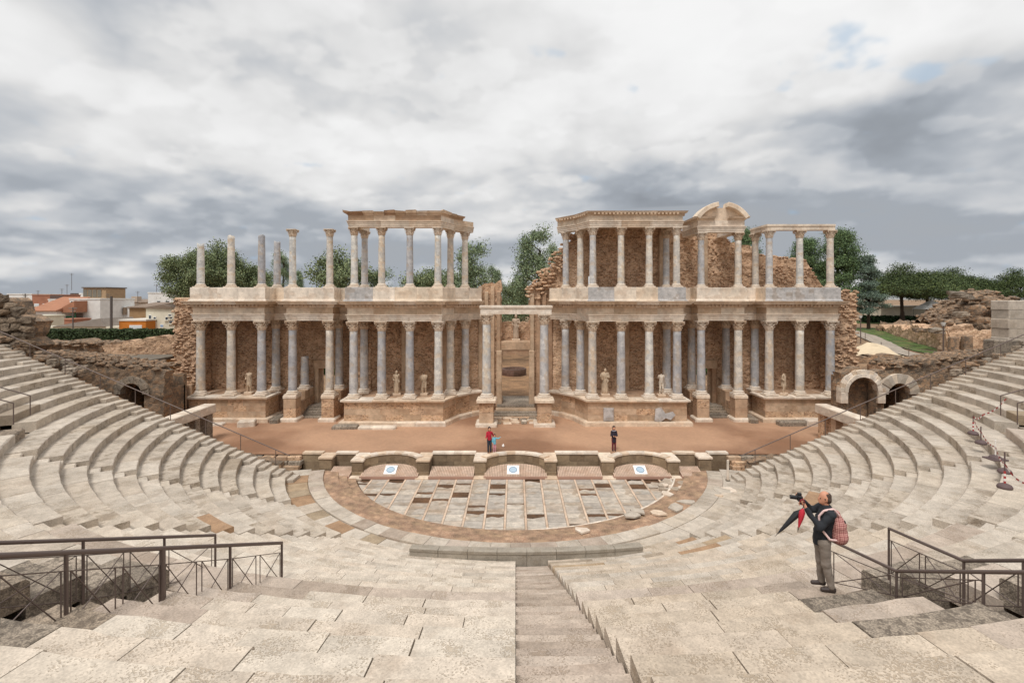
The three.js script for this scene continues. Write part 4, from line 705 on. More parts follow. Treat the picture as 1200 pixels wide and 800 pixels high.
for (const s of [-1, 1]) {
  const g = thing('side_entrance', s < 0 ? 'weathered rubble wall with dark arched opening beside the house end of the seats' : 'rubble walls with two stone arches beside the ruins end of the seats', 'ruin');
  const mk = (a, b, top, holes, seed, thick, mat) => { const L = Math.abs(b[0] - a[0]) || 1; return s > 0 ? roughWall('rubble_wall', g, mat, { a, b, top, holes, thick, seed, rough: 0.12, y0: -1 }) : roughWall('rubble_wall', g, mat, { a: [-b[0], b[1]], b: [-a[0], a[1]], top: u => top(L - u), holes: holes.map(h => [L - h[1], L - h[0], ...h.slice(2)]), thick, seed: seed + 9, rough: 0.12, y0: -1 }); };
  // one wall, a low arch with its tunnel and, on the ruins side, a taller walled-up arch of white voussoirs
  const w0 = s > 0 ? 24.3 : 26.3, D = 37.3, A2 = 28.6; mk([w0, D], [36, D], u => (s > 0 && u < 4 ? 4.75 : 5.0) + 0.1 * u + 0.2 * Math.sin(u * 1.3), [[A2 - 0.85 - w0, A2 + 0.85 - w0, -2, 3.25, 0.85]].concat(s > 0 ? [[0.45, 2.75, -2, 3.4, 1.15]] : []), 41, 0.9, M.ruin[s < 0 ? 1 : 0]);
  archRing(g, s * A2, 3.25, D - 0.2, 0.82, s > 0 ? 1.5 : 1.3, s > 0 ? 11 : 9, s > 0 ? M.seats.concat([M.warm[0]]) : M.granite, 0.5);
  for (const k of [-1, 1]) part('tunnel_wall', moved(block(0.5, 4.3, 3.0, 0.02), s * A2 + k * 1.15, -1, -(D + 2.3)), M.ruin[1], g);
  { const tv = new THREE.CylinderGeometry(1.0, 1.0, 3.0, 16, 1, true, 0, Math.PI); tv.rotateZ(Math.PI / 2); tv.rotateY(Math.PI / 2); tv.translate(s * A2, 3.2, -(D + 2.3)); part('tunnel_vault', tv, M.ruin[1], g); part('tunnel_back', moved(block(2.8, 5.2, 0.4, 0.02), s * A2, -1, -(D + 3.8)), M.ruin[1], g); }
  if (s > 0) {
    archRing(g, 25.9, 3.4, D - 0.22, 1.12, 1.4, 13, M.pale, 0.6); archRing(g, 25.9, 3.4, D - 0.14, 1.41, 1.68, 15, M.warm.concat(M.pale), 0.5);
    part('blocking_wall', moved(block(2.8, 5.4, 0.4, 0.03), 25.9, -0.9, -(D + 1.25)), M.ruin[2], g);
    for (const k of [-1, 1]) part('springer', moved(block(0.56, 0.8, 0.6, 0.04), 25.9 + k * 1.4, 2.58, -(D + 0.1)), M.pale[1], g);
  } else {
    mk([28.2, 41.9], [33, 41.9], u => 3.4 + 0.25 * u, [], 45, 0.7, M.rubble[1]);
    for (let i = 0; i < 9; i++) part('render_rib', moved(block(0.16, 0.9, 0.1, 0.03), -28.6 - i * 0.36, 3.0, -41.75), M.rubble[1], g);
  }
  stones('rubble_stones', g, M.ruin[1], 420, (q) => { const x = lerp(s > 0 ? 28.2 : 26.6, 36.5, q()); return { p: [s * x, 4.95 + 0.1 * (x - 24.6) + (q() - 0.5) * 0.4, -lerp(37.3, 39.8, q())], s: [0.16 + q() * 0.3, 0.1 + q() * 0.15, 0.16 + q() * 0.25] }; }, 90 + s);
  part('fill', moved(block(6, 3.2, 2.6, 0.1), s * 33.4, 1.6, -39.4), M.ruin[1], g);
  // long stone beam over piers at the stage corner
  const b = thing('stone_beam', s < 0 ? 'long pale stone beam on a pier at the house corner of the stage' : 'long pale stone beam on a pier at the ruins corner of the stage', 'beam');
  part('beam', moved(block(0.9, 0.62, 5.0, 0.06, s), s * 22.7, 1.95, -34.6), M.pale[1], b);
  for (const [d, w] of [[36.6, 0.7], [35.2, 0.5], [33.0, 0.7]]) part('pier', moved(block(0.6, 2.5, w, 0.04, d), s * 22.7, -0.55, -d), pick(M.podium.concat(M.granite)), b);
  const lw = thing('low_wall', s < 0 ? 'low broken wall below the beam at the house corner' : 'low broken wall below the beam at the ruins corner', 'wall');
  roughWall('rubble_wall', lw, M.ruin[0], s > 0 ? { a: [15.2, 32.3], b: [24.5, 32.3], y0: -1.2, top: u => -0.2 + u * 0.12, thick: 0.7, seed: 51 } : { a: [-24.5, 32.3], b: [-15.2, 32.3], y0: -1.2, top: u => 0.9 - u * 0.12, thick: 0.7, seed: 52 });
  const side = thing('side_wall', s < 0 ? 'rubble side wall closing the stage by the flat roofed hut' : 'rubble side wall closing the stage by the walled arch', 'wall');
  roughWall('rubble_wall', side, M.rubble[0], s > 0 ? { a: [31, 44], b: [31, 38.5], y0: -0.4, top: u => 4.6 + 0.2 * Math.sin(u * 2), thick: 0.8, seed: 53 } : { a: [-31, 38.5], b: [-31, 44], y0: -0.4, top: u => 4.4 + 0.2 * Math.sin(u * 2), thick: 0.8, seed: 54 });
}
{ // hut with a flat concrete roof
  const h = thing('flat_roofed_hut', 'low ochre hut with flat grey concrete roof beside the stage building end', 'hut');
  for (const [w, x, dp, z] of [[3.2, -34.6, 4, -43], [0.5, -30.9, 4, -43], [1.9, -32.1, 0.3, -44.8]]) part('wall', moved(block(w, 1.8, dp, 0.03), x, 3.2, z), std('#c89a62', T.plaster), h); part('roof', moved(block(7.6, 0.22, 5.6, 0.03), -34.4, 5.02, -43.2), std('#8f8a82', T.seat, T.seatBump, 0.01), h);
}
// long ruined bank, hedge, boulder pile on the house side
{
  const b = thing('ruined_bank', 'long low bank of weathered rubble masonry below the hedge', 'ruin');
  roughWall('rubble_wall', b, M.ruin[1], { a: [-56, 46.5], b: [-35, 47.5], y0: 3.5, top: u => 6.15 + 0.12 * Math.sin(u * 0.9) - (u > 15 ? 0.1 : 0), thick: 2.5, seed: 61, rough: 0.22, cell: 0.4 });
  roughWall('rubble_wall', b, M.ruin[0], { a: [-50, 42.5], b: [-36.5, 43.5], y0: 3.2, top: u => 5.3 - 0.05 * u + 0.15 * Math.sin(u), thick: 2, seed: 62, rough: 0.3, cell: 0.4 });
  roughWall('rubble_wall', b, M.rubble[1], { a: [-38, 46], b: [-30, 47.2], y0: 3, top: u => 6.1 + 0.14 * u, thick: 1.5, seed: 63, rough: 0.15 });
  stones('rubble_stones', b, M.ruin[0], 700, (q) => { const x = lerp(-52, -34, q()), f = q(); return { p: [x, f < 0.5 ? 6.1 + (q() - 0.5) * 0.3 : 5.0 + (q() - 0.5) * 0.7, f < 0.5 ? -46.8 - q() * 2 : -42.6 - q() * 2.5], s: [0.2 + q() * 0.4, 0.1 + q() * 0.16, 0.2 + q() * 0.3] }; }, 95);
  const pileMats = ['#d0c2b2', '#beb2a4', '#d8c8b6', '#b0a496', '#c8b49e'].map(k => std(k, T.granite, T.graniteBump, 0.05)), p = thing('boulder_ruin', 'tall ruined wall of big grey weathered stones above the house end seats', 'ruin'); const q = rng(33);
  roughWall('ruin_core', p, M.ruin[0], { a: [-40, 33.3], b: [-33.0, 33.3], y0: 6, top: u => (u < 5 ? 10.4 : u < 6 ? 9.9 : 9.0) + 0.2 * Math.sin(u * 2.3), thick: 2, seed: 68, rough: 0.3 });
  for (let row = 0; row < 8; row++) for (let i = 0; i < 9; i++) { const w = row > 4 ? (row - 4) * 0.55 : 0, x = -32.4 - w - i * (0.62 + q() * 0.2); if (x < -38.5) continue; boulder(p, x, 6.95 + row * 0.5 + (q() - 0.5) * 0.2, 33.0 + q() * 0.25, 0.36 + q() * 0.24, 0.25 + q() * 0.12, 0.4, pileMats[Math.floor(q() * 5)]); }
  const low = thing('stone_bank', 'loose stones lying between boulder ruin and end stair', 'ruin');
  for (let i = 0; i < 22; i++) boulder(low, -28.6 - i * 0.3, lerp(5.4, 8.2, i / 21) + rr(-0.3, 0.1), 32.0 + rr(0, 1.6), rr(0.25, 0.6), rr(0.2, 0.35), rr(0.3, 0.6), pick(M.ruin.concat(M.granite)));
  const low2 = thing('stone_bank', 'loose stones lying between ashlar block wall and end stair', 'ruin');
  for (let i = 0; i < 24; i++) boulder(low2, 29.4 + i * 0.32, lerp(5.6, 8.2, i / 23) + rr(-0.3, 0.1), 32.0 + rr(0, 1.8), rr(0.25, 0.6), rr(0.2, 0.35), rr(0.3, 0.6), pick(M.ruin.concat(M.granite)));
}
// leaf-sized faces scattered through a volume
function leaves(n, seed, place, size, tones, thin = 0.6) {
  const q = rng(seed), pos = [], col = [], c = new THREE.Color(), a = V(), b = V(), m = V();
  for (let i = 0; i < n; i++) {
    const p = place(q, i), s = size * (0.6 + q() * 0.8); m.set(q() - 0.5, q() - 0.5, q() - 0.5).normalize(); a.set(q() - 0.5, q() - 0.5, q() - 0.5).cross(m).normalize(); b.crossVectors(m, a); a.multiplyScalar(s); b.multiplyScalar(s * thin);
    const A = [p[0] - a.x, p[1] - a.y, p[2] - a.z], B = [p[0] + b.x, p[1] + b.y, p[2] + b.z], C = [p[0] + a.x, p[1] + a.y, p[2] + a.z], D = [p[0] - b.x, p[1] - b.y, p[2] - b.z]; pos.push(...A, ...B, ...C, ...A, ...C, ...D);
    c.set(tones[Math.floor(q() * tones.length)]).multiplyScalar(0.8 + q() * 0.4); for (let k = 0; k < 6; k++) col.push(c.r, c.g, c.b);
  }
  const g = fromTris(pos); g.setAttribute('color', new THREE.Float32BufferAttribute(col, 3)); return g;
}
const leafMat = new THREE.MeshStandardMaterial({ color: '#ffffff', vertexColors: true, roughness: 0.85, side: THREE.DoubleSide });
const bark = std('#6b5a4a', T.granite, T.graniteBump, 0.03);
function gauss(q) { return (q() + q() + q() - 1.5) * 1.15; }
function makeTree(kind, seed) {                       // returns parts for a tree of height 1-ish metres scaled later: real metres, trunk at origin
  const q = rng(seed), g = new THREE.Group(), cl = [], limbs = [];
  let H, tones, n, size, trunkR;
  if (kind === 'umbrella') {
    H = 11; trunkR = 0.38; tones = ['#485831', '#556439', '#3b4a2a', '#616d3b', '#465334']; n = 42000; size = 0.125;
    for (let i = 0; i < 70; i++) { const a = q() * 6.28, r = Math.sqrt(q()) * 5.8, t = q(); cl.push([Math.cos(a) * r, H * 0.44 + (1 - (r / 6.4) ** 2) * 5.4 * (0.35 + 0.65 * t) + (q() - 0.5) * 0.8, Math.sin(a) * r, 0.8 + q() * 0.45, 0.6]); }
  } else if (kind === 'pine') {
    H = 17; trunkR = 0.4; tones = ['#5a714b', '#6a8156', '#4d6040', '#778d5a', '#607552']; n = 36000; size = 0.14;
    for (let i = 0; i < 48; i++) { const t = q(), a = q() * 6.28, r = Math.sqrt(q()) * lerp(4.2, 1.6, t); cl.push([Math.cos(a) * r, H * (0.36 + 0.62 * t), Math.sin(a) * r, 0.8 + q() * 0.5, 0.55]); }
  } else if (kind === 'cedar') {
    H = 13; trunkR = 0.28; tones = ['#667868', '#748676', '#56665b', '#81917f']; n = 24000; size = 0.13;
    for (let i = 0; i < 60; i++) { const t = q(), a = q() * 6.28, r = Math.sqrt(q()) * lerp(3.6, 0.4, t ** 0.8); cl.push([Math.cos(a) * r, H * (0.22 + 0.76 * t), Math.sin(a) * r, 0.5 + q() * 0.35, 0.45]); }
  } else if (kind === 'oak') {
    H = 15; trunkR = 0.4; tones = ['#707d56', '#818d60', '#5e6a48', '#929a70', '#707c5e']; n = 30000; size = 0.125;
    for (let i = 0; i < 50; i++) { const a = q() * 6.28, u = q() * 2 - 1, r = 4.6 * Math.cbrt(q()); cl.push([Math.cos(a) * r * Math.sqrt(1 - u * u), H * 0.64 + u * r * 1.05, Math.sin(a) * r * Math.sqrt(1 - u * u), 0.75 + q() * 0.5, 0.75]); }
  } else {                                            // eucalyptus: open, gappy
    H = 17; trunkR = 0.34; tones = ['#748562', '#879770', '#627258', '#9aa67f', '#7d8d6d']; n = 20000; size = 0.13;
    for (let i = 0; i < 40; i++) { const t = q(), a = q() * 6.28, r = (0.4 + q() * 0.6) * lerp(3.8, 1.4, t); cl.push([Math.cos(a) * r, H * (0.3 + 0.68 * t), Math.sin(a) * r, 0.5 + q() * 0.5, 0.9]); }
  }
  const lean = [(q() - 0.5) * 1.4, (q() - 0.5) * 1.0], top = kind === 'umbrella' ? H * 0.62 : H * 0.86;
  limbs.push(tube([V(0, -0.4, 0), V(lean[0] * 0.3, top * 0.4, lean[1] * 0.3), V(lean[0], top, lean[1])], trunkR * 0.6, 7, 8)); const b = new THREE.CylinderGeometry(trunkR * 0.66, trunkR * 1.15, top * 0.35, 9); b.translate(lean[0] * 0.1, top * 0.16, lean[1] * 0.1); limbs.push(b);
  for (let i = 0; i < cl.length; i += 2) { const c = cl[i], h = kind === 'umbrella' ? top * (0.72 + q() * 0.25) : Math.max(top * 0.25, c[1] - 0.8 - q() * 1.5), t = Math.min(1, h / top); limbs.push(rod(V(lean[0] * t, Math.min(h, top), lean[1] * t), V(c[0] * 0.95, c[1] - 0.1, c[2] * 0.95), 0.05 + trunkR * 0.12, 5)); }
  part('trunk', boxUV(clean(limbs)), bark, g);
  part('crown', leaves(n, seed + 1, (r, i) => { const c = cl[i % cl.length]; return [c[0] + gauss(r) * c[3] * 1.25, c[1] + gauss(r) * c[3] * 1.25 * c[4], c[2] + gauss(r) * c[3] * 1.25]; }, size, tones, kind === 'oak' ? 0.7 : 0.42), leafMat, g);
  return g;
}
const proto = {}; for (const [k, s] of [['umbrella', 1], ['umbrella2', 2], ['pine', 3], ['cedar', 4], ['oak', 5], ['oak2', 6], ['gum', 7], ['gum2', 8]]) proto[k] = makeTree(k.replace('2', ''), s * 100 + 7);
function tree(kind, px, topPy, d, w, label, name, group) {
  const x = (px - AXIS) * d / FOCAL, src = proto[kind], g = src.clone(); g.name = numbered(name); const gy = groundH(x, d), topY = EYE + (HORIZON - topPy) * d / FOCAL; const H0 = { umbrella: 11.6, pine: 17.3, cedar: 13.2, oak: 15, gum: 17.2 }[kind.replace('2', '')], sy = (topY - gy) / H0;
  g.position.set(x, gy, -d); g.scale.set(sy * w, sy, sy * w); g.rotation.y = R() * 6.3; g.userData = { label, category: 'tree', group }; scene.add(g);
}
for (const [k, px, py, d, w, label] of [
  ['oak', 222, 290, 78, 0.85, 'dense dark evergreen tree rising behind the outermost broken column'], ['oak2', 254, 285, 82, 0.98, 'dense dark evergreen tree rising behind the second broken column'], ['oak', 292, 304, 86, 0.95, 'lower evergreen tree between two broken columns'],
  ['gum', 330, 292, 84, 0.8, 'thin open crowned tree behind the short broken column'], ['gum2', 350, 318, 90, 0.6, 'low sparse tree beside a column with capital'], ['oak2', 398, 294, 80, 0.9, 'rounded tree between the last free column and the pavilion'],
  ['gum', 446, 312, 84, 0.95, 'small open tree seen between pavilion columns'], ['oak', 505, 304, 76, 0.85, 'dense tree behind the middle of the open pavilion'], ['gum2', 552, 286, 72, 1.0, 'tall open tree at the broken end of the open pavilion'], ['gum', 577, 308, 84, 0.7, 'lower open tree beside the central gap'],
  ['gum2', 627, 270, 76, 0.95, 'tall gappy tree rising in the central gap beside the rubble wall'], ['oak', 603, 322, 92, 0.6, 'low dark tree behind the central doorway'], ['gum', 652, 282, 80, 0.7, 'open tree half hidden by the walled pavilion']])
  tree(k, px, py, d, w, label, 'evergreen_tree', 'trees behind the stage building');
for (const [k, px, py, d, w, label, name] of [
  ['pine', 876, 268, 84, 0.7, 'dark pine seen past the broken pediment', 'pine_tree'], ['pine', 945, 280, 92, 1.0, 'broad dark pine behind the white beam', 'pine_tree'], ['pine', 985, 270, 88, 1.05, 'tall dark pine behind the last upper column', 'pine_tree'],
  ['cedar', 1018, 296, 84, 0.95, 'blue green cedar standing beside the end of the stage building', 'cedar_tree'],
  ['umbrella', 1058, 306, 104, 1.2, 'bright green umbrella pine beside the cedar', 'umbrella_pine'], ['umbrella2', 1088, 309, 112, 1.2, 'umbrella pine over the white marquee', 'umbrella_pine'], ['umbrella', 1118, 311, 118, 1.2, 'umbrella pine above the ruin mound slope', 'umbrella_pine'], ['umbrella2', 1148, 319, 128, 0.8, 'smaller umbrella pine at the end of the pine row', 'umbrella_pine'], ['umbrella', 1192, 312, 108, 1.1, 'broad umbrella pine alone beyond the ruin mound', 'umbrella_pine']])
  tree(k, px, py, d, w, label, name, 'pines beyond the ruins');
{ // hedge
  const A = at(30, 398, 54), B = at(210, 394, 54.5), len = B.x - A.x; const gm = leaves(26000, 501, (q) => { const t = q(); let u = q(), v = q(); const f = q(); if (f < 0.4) v = 1; else if (f < 0.8) u = 0; const bump = 0.16 * Math.sin(t * 60) * 0.5 + 0.1 * noise3.noise(t * 40, 1, 2); return [A.x + len * t, 5.0 + v * (1.95 + bump * 0.8) + (q() - 0.5) * 0.14, -(53.6 + u * 1.3 + (q() - 0.5) * 0.2)]; }, 0.11, ['#3c4c2c', '#485834', '#344226', '#54643c', '#404c32'], 0.6);
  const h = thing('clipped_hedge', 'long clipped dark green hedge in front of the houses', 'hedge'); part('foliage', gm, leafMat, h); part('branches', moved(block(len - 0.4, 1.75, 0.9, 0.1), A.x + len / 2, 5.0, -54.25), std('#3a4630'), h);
  const bush = thing('small_shrub', 'small yellow green shrub at the hedge end by the boulder ruin', 'shrub', null, V(-52, 5, -53)); part('foliage', leaves(900, 611, q => [gauss(q) * 0.6, 1.2 + gauss(q) * 0.9, gauss(q) * 0.6], 0.14, ['#8a9a34', '#a0a83c', '#6c7c2c'], 0.5), leafMat, bush); part('stem', rod(V(0, 0, 0), V(0, 1.2, 0), 0.04), bark, bush);
}
// ---------------------------------------------------------------- houses beyond the hedge
const glass = std('#3d444a', null, null, 0, 0.25), white = std('#f1f0ee', T.plaster), cream = std('#e9e2cf', T.plaster), brickRed = std('#b27a62', T.plaster), tileRed = std('#c48a6c', T.plaster, T.brickBump, 0.03), tileBrown = std('#9c8878', T.plaster, T.brickBump, 0.03), orange = std('#d08030', T.plaster), shutter = std('#c9cfd2', null, null, 0, 0.6);
// walls given by their place in the view at distance d; windows in the same way
function house(label, x0, x1, yTop, d, depth, wall, o = {}) {
  const k = d / FOCAL, X0 = (x0 - AXIS) * k, X1 = (x1 - AXIS) * k, top = EYE + (HORIZON - yTop) * k, w = X1 - X0, base = groundH((X0 + X1) / 2, d) - 0.6, h = top - base;
  const g = thing('house', label, 'house', 'houses of the town', V((X0 + X1) / 2, base, -d));
  part('wall', moved(block(w, h, depth, 0.02, x0, d), 0, 0, -depth / 2), wall, g);
  const px = p => (p - (x0 + x1) / 2) * k, py = p => EYE + (HORIZON - p) * k - base;
  for (const [a, b, c, e, m] of o.windows || []) { const ww = (b - a) * k, hh = (e - c) * k, f = part('window', moved(block(ww + 0.16, hh + 0.16, 0.1, 0.02), px((a + b) / 2), py(e) - 0.08, 0.03), o.frame || white, g); part('pane', moved(block(ww, hh, 0.06, 0.01), px((a + b) / 2), py(e), 0.08), m || glass, f); part('sill', moved(block(ww + 0.3, 0.08, 0.25, 0.01), px((a + b) / 2), py(e) - 0.18, 0.1), cream, f); }
  if (o.gable) { const [rise, mat, over = 0.3] = o.gable, sh = new THREE.Shape([[-w / 2 - over, 0], [w / 2 + over, 0], [o.peak ? px(o.peak) : 0, rise]].map(p => new THREE.Vector2(...p))), r = new THREE.ExtrudeGeometry(sh, { depth: depth + 0.6, bevelEnabled: false }); r.translate(0, h, -depth - 0.3); part('roof', boxUV(r), mat, g); }
  else if (o.shed) { const [rise, mat] = o.shed, sh = new THREE.Shape([[0.4, -0.1], [0.4, 0.06], [-depth - 0.3, rise + 0.1], [-depth - 0.3, -0.1]].map(p => new THREE.Vector2(...p))), r = new THREE.ExtrudeGeometry(sh, { depth: w + 0.5, bevelEnabled: false }); r.rotateY(-Math.PI / 2); r.translate(w / 2 + 0.25, h, 0); part('roof', boxUV(r), mat, g); }
  else part('roof', moved(block(w + 0.2, 0.25, depth + 0.2, 0.03), 0, h + 0.002, -depth / 2), o.parapet || wall, g);
  if (o.more) o.more(g, px, py, k);
  return g;
}
house('long plain white house with flat top behind the boulder ruin', 8, 37, 345, 132, 9, white);
house('red brick house with two white windows', 37, 58, 346, 128, 9, brickRed, { windows: [[40, 45, 356, 358.5, shutter], [50, 55, 356, 358.5, shutter]], parapet: std('#a87a66') });
house('low white house with row of dark windows beside the red brick house', 56, 71, 351.5, 122, 8, white, { windows: [[57, 60, 354, 358], [61, 64, 354, 358], [65, 68, 354, 358]], more: (g, px, py, k) => { part('railing', moved(block(3.2, 0.9, 0.1, 0.02), 0, py(350.5), -0.5), std('#5c4a44'), g); } });
house('tall house with glazed brown top storey and roof terrace', 82, 119, 350.5, 138, 10, white, { more: (g, px, py, k) => { const h = 12.6 * k; part('top_storey', moved(block(27 * k, h, 7, 0.02), px(105), py(350.5) + 0.1, -5), std('#b59878', T.plaster), g); for (let i = 0; i < 4; i++) part('window', moved(block(4.6 * k, h * 0.7, 0.12, 0.02), px(94 + i * 5.6), py(348), -1.46), std('#7a7468', null, null, 0, 0.3), g); part('roof', moved(block(29 * k, 0.3, 7.6, 0.02), px(105), py(350.5) + h + 0.12, -5), std('#6c6258'), g); part('side_block', moved(block(9 * k, 7 * k, 5, 0.02), px(87), py(350.5) + 0.1, -5), white, g); for (let i = 0; i < 3; i++) part('terrace_box', moved(block(1.0, 1.0, 1, 0.1), px(74 + i * 3), py(347.5), -3), std('#5d4e46'), g); } });
house('big white house with small square window and green awning', 81, 117, 351, 100, 9, white, { windows: [[90.6, 93.6, 352.6, 355.2], [83, 85, 353, 358]], more: (g, px, py, k) => { const gr = std('#2f6a4a', null, null, 0, 0.7); part('awning', moved(block(16 * k, 1.0 * k * 1.5, 2.2, 0.03), px(90.5), py(363.6), 1.1), gr, g); for (const p of [83.2, 98]) part('awning_post', moved(block(0.18, 10.5 * k, 0.18, 0.02), px(p), py(374), 2.0), gr, g); part('balcony_shade_panel', moved(block(12.5 * k, 6.2 * k, 0.15, 0.02), px(91), py(373.5), 0.04), std('#8a7f78'), g); part('balcony_rail', moved(block(15 * k, 0.9, 0.12, 0.02), px(90.6), py(375), 2.0), gr, g); } });  // grey panel on the wall painted as the shaded opening under the awning
house('white house under a long orange tile roof', 34, 66, 364, 96, 7, white, { shed: [2.6, tileRed], more: (g, px, py, k) => { const sh = new THREE.Shape([[px(56), py(366)], [px(81), py(366)], [px(81), py(352.5)]].map(p => new THREE.Vector2(...p))), r = new THREE.ExtrudeGeometry(sh, { depth: 5, bevelEnabled: false }); r.translate(0, 0, -6); part('roof_slope', boxUV(r), tileRed, g); } });
house('low red brick garden wall house with sloping top', 62, 84, 375, 92, 4, brickRed);
house('small cream outbuilding with tan side wall by the shrub', 28, 49, 371, 82, 4, cream, { windows: [[43, 48.6, 373.5, 383, std('#b39468')]] });
house('white low house with two grey windows under brown eave', 110, 131, 362, 104, 7, white, { windows: [[112.3, 115, 368.5, 373], [121, 127, 368, 372]], shed: [0.9, tileBrown] });
house('white house with plain wall and chimney behind the orange one', 131, 152, 361, 106, 6, white, { more: (g, px, py, k) => part('chimney', moved(block(3 * k, 8 * k, 0.6, 0.02), px(147), py(368), 0.2), std('#9a8672', T.plaster), g) });
house('long cream garden building with low grey gable roof', 46, 139, 382.5, 76, 6, cream, { gable: [1.25, std('#aaa098', T.plaster, T.brickBump, 0.03), -2.0], peak: 118 });
house('bright orange building with white double door', 139, 170.5, 376, 75, 6, orange, { windows: [[152, 165.5, 381.5, 388, shutter]], parapet: std('#d8d2c8') });
house('brown walled house with flat tiled roof behind the orange building', 151, 172, 360, 92, 7, std('#a98a66', T.plaster), { shed: [0.8, tileBrown] });
house('cream house with twin gables and small square windows', 170.5, 208, 361, 77, 8, cream, { gable: [0.55, tileBrown, 0.1], windows: [[174.5, 177, 369.5, 373.5], [180, 182.5, 371.5, 373.5], [197.5, 200.5, 368.5, 370], [194, 196.5, 371.5, 374.5], [199, 201.5, 371, 373], [198.5, 202, 376, 378.5], [188, 191, 380.5, 383, std('#8ea6c4')]] });
house('plain white block rising above the cream gabled house', 173, 212, 343.5, 126, 9, white, { windows: [[184, 187.5, 352.5, 355], [194, 198, 352.5, 355]] });
house('distant flat roofed beige house beyond the chimney', 118, 172, 354, 140, 9, std('#cdbfae', T.plaster), { shed: [0.7, tileBrown], more: (g, px, py) => part('roof_box', moved(block(1.8, 1.4, 1.6, 0.05), px(150), py(353), -3), std('#b5a492'), g) });
{
  const pole = (px, y0, y1, d, r, label, cat, aerial) => { const a = at(px, y1, d), b = at(px, y0, d), g = thing(cat === 'aerial' ? 'roof_aerial' : 'street_pole', label, cat, cat === 'aerial' ? 'aerials on the town roofs' : undefined, a); part('pole', rod(V(0, 0, 0), V(0, b.y - a.y, 0), r, 6), std('#57504c', null, null, 0, 0.6), g); if (aerial) { part('cross_bar', rod(V(-0.6, b.y - a.y - 0.15, 0), V(0.6, b.y - a.y - 0.15, 0), r * 0.7, 5), M.steel, g); part('cross_bar', rod(V(-0.4, b.y - a.y - 0.5, 0), V(0.4, b.y - a.y - 0.5, 0), r * 0.7, 5), M.steel, g); } };
  pole(130, 347, 389, 74, 0.17, 'tall dark pole standing between low roofs and hedge', 'pole'); pole(85, 360, 390, 70, 0.08, 'thin lamp pole in front of the green awning', 'pole', true); pole(29, 344, 362, 100, 0.09, 'thin pole in front of the plain white house', 'pole', true);
  for (const [px, y0, y1, d, where] of [[83.5, 320, 340, 137, 'tall mast rising from the side block of the glazed house'], [78, 333, 345, 137, 'aerial on the roof terrace beside the glazed house'], [44, 340, 346, 127, 'short aerial on the red brick house'], [161, 341, 356, 130, 'aerial on the distant flat roofed beige house'], [126, 344, 356, 120, 'aerial behind the white low house with grey windows'], [183, 333, 344, 126, 'aerial on the plain white block above the gabled house'], [190, 335, 344, 126, 'aerial on the plain white block above the gabled house'], [72, 338, 345, 130, 'aerial over the low white house with dark windows']]) pole(px, y0, y1, d, 0.05, 'thin ' + where, 'aerial', true);
}
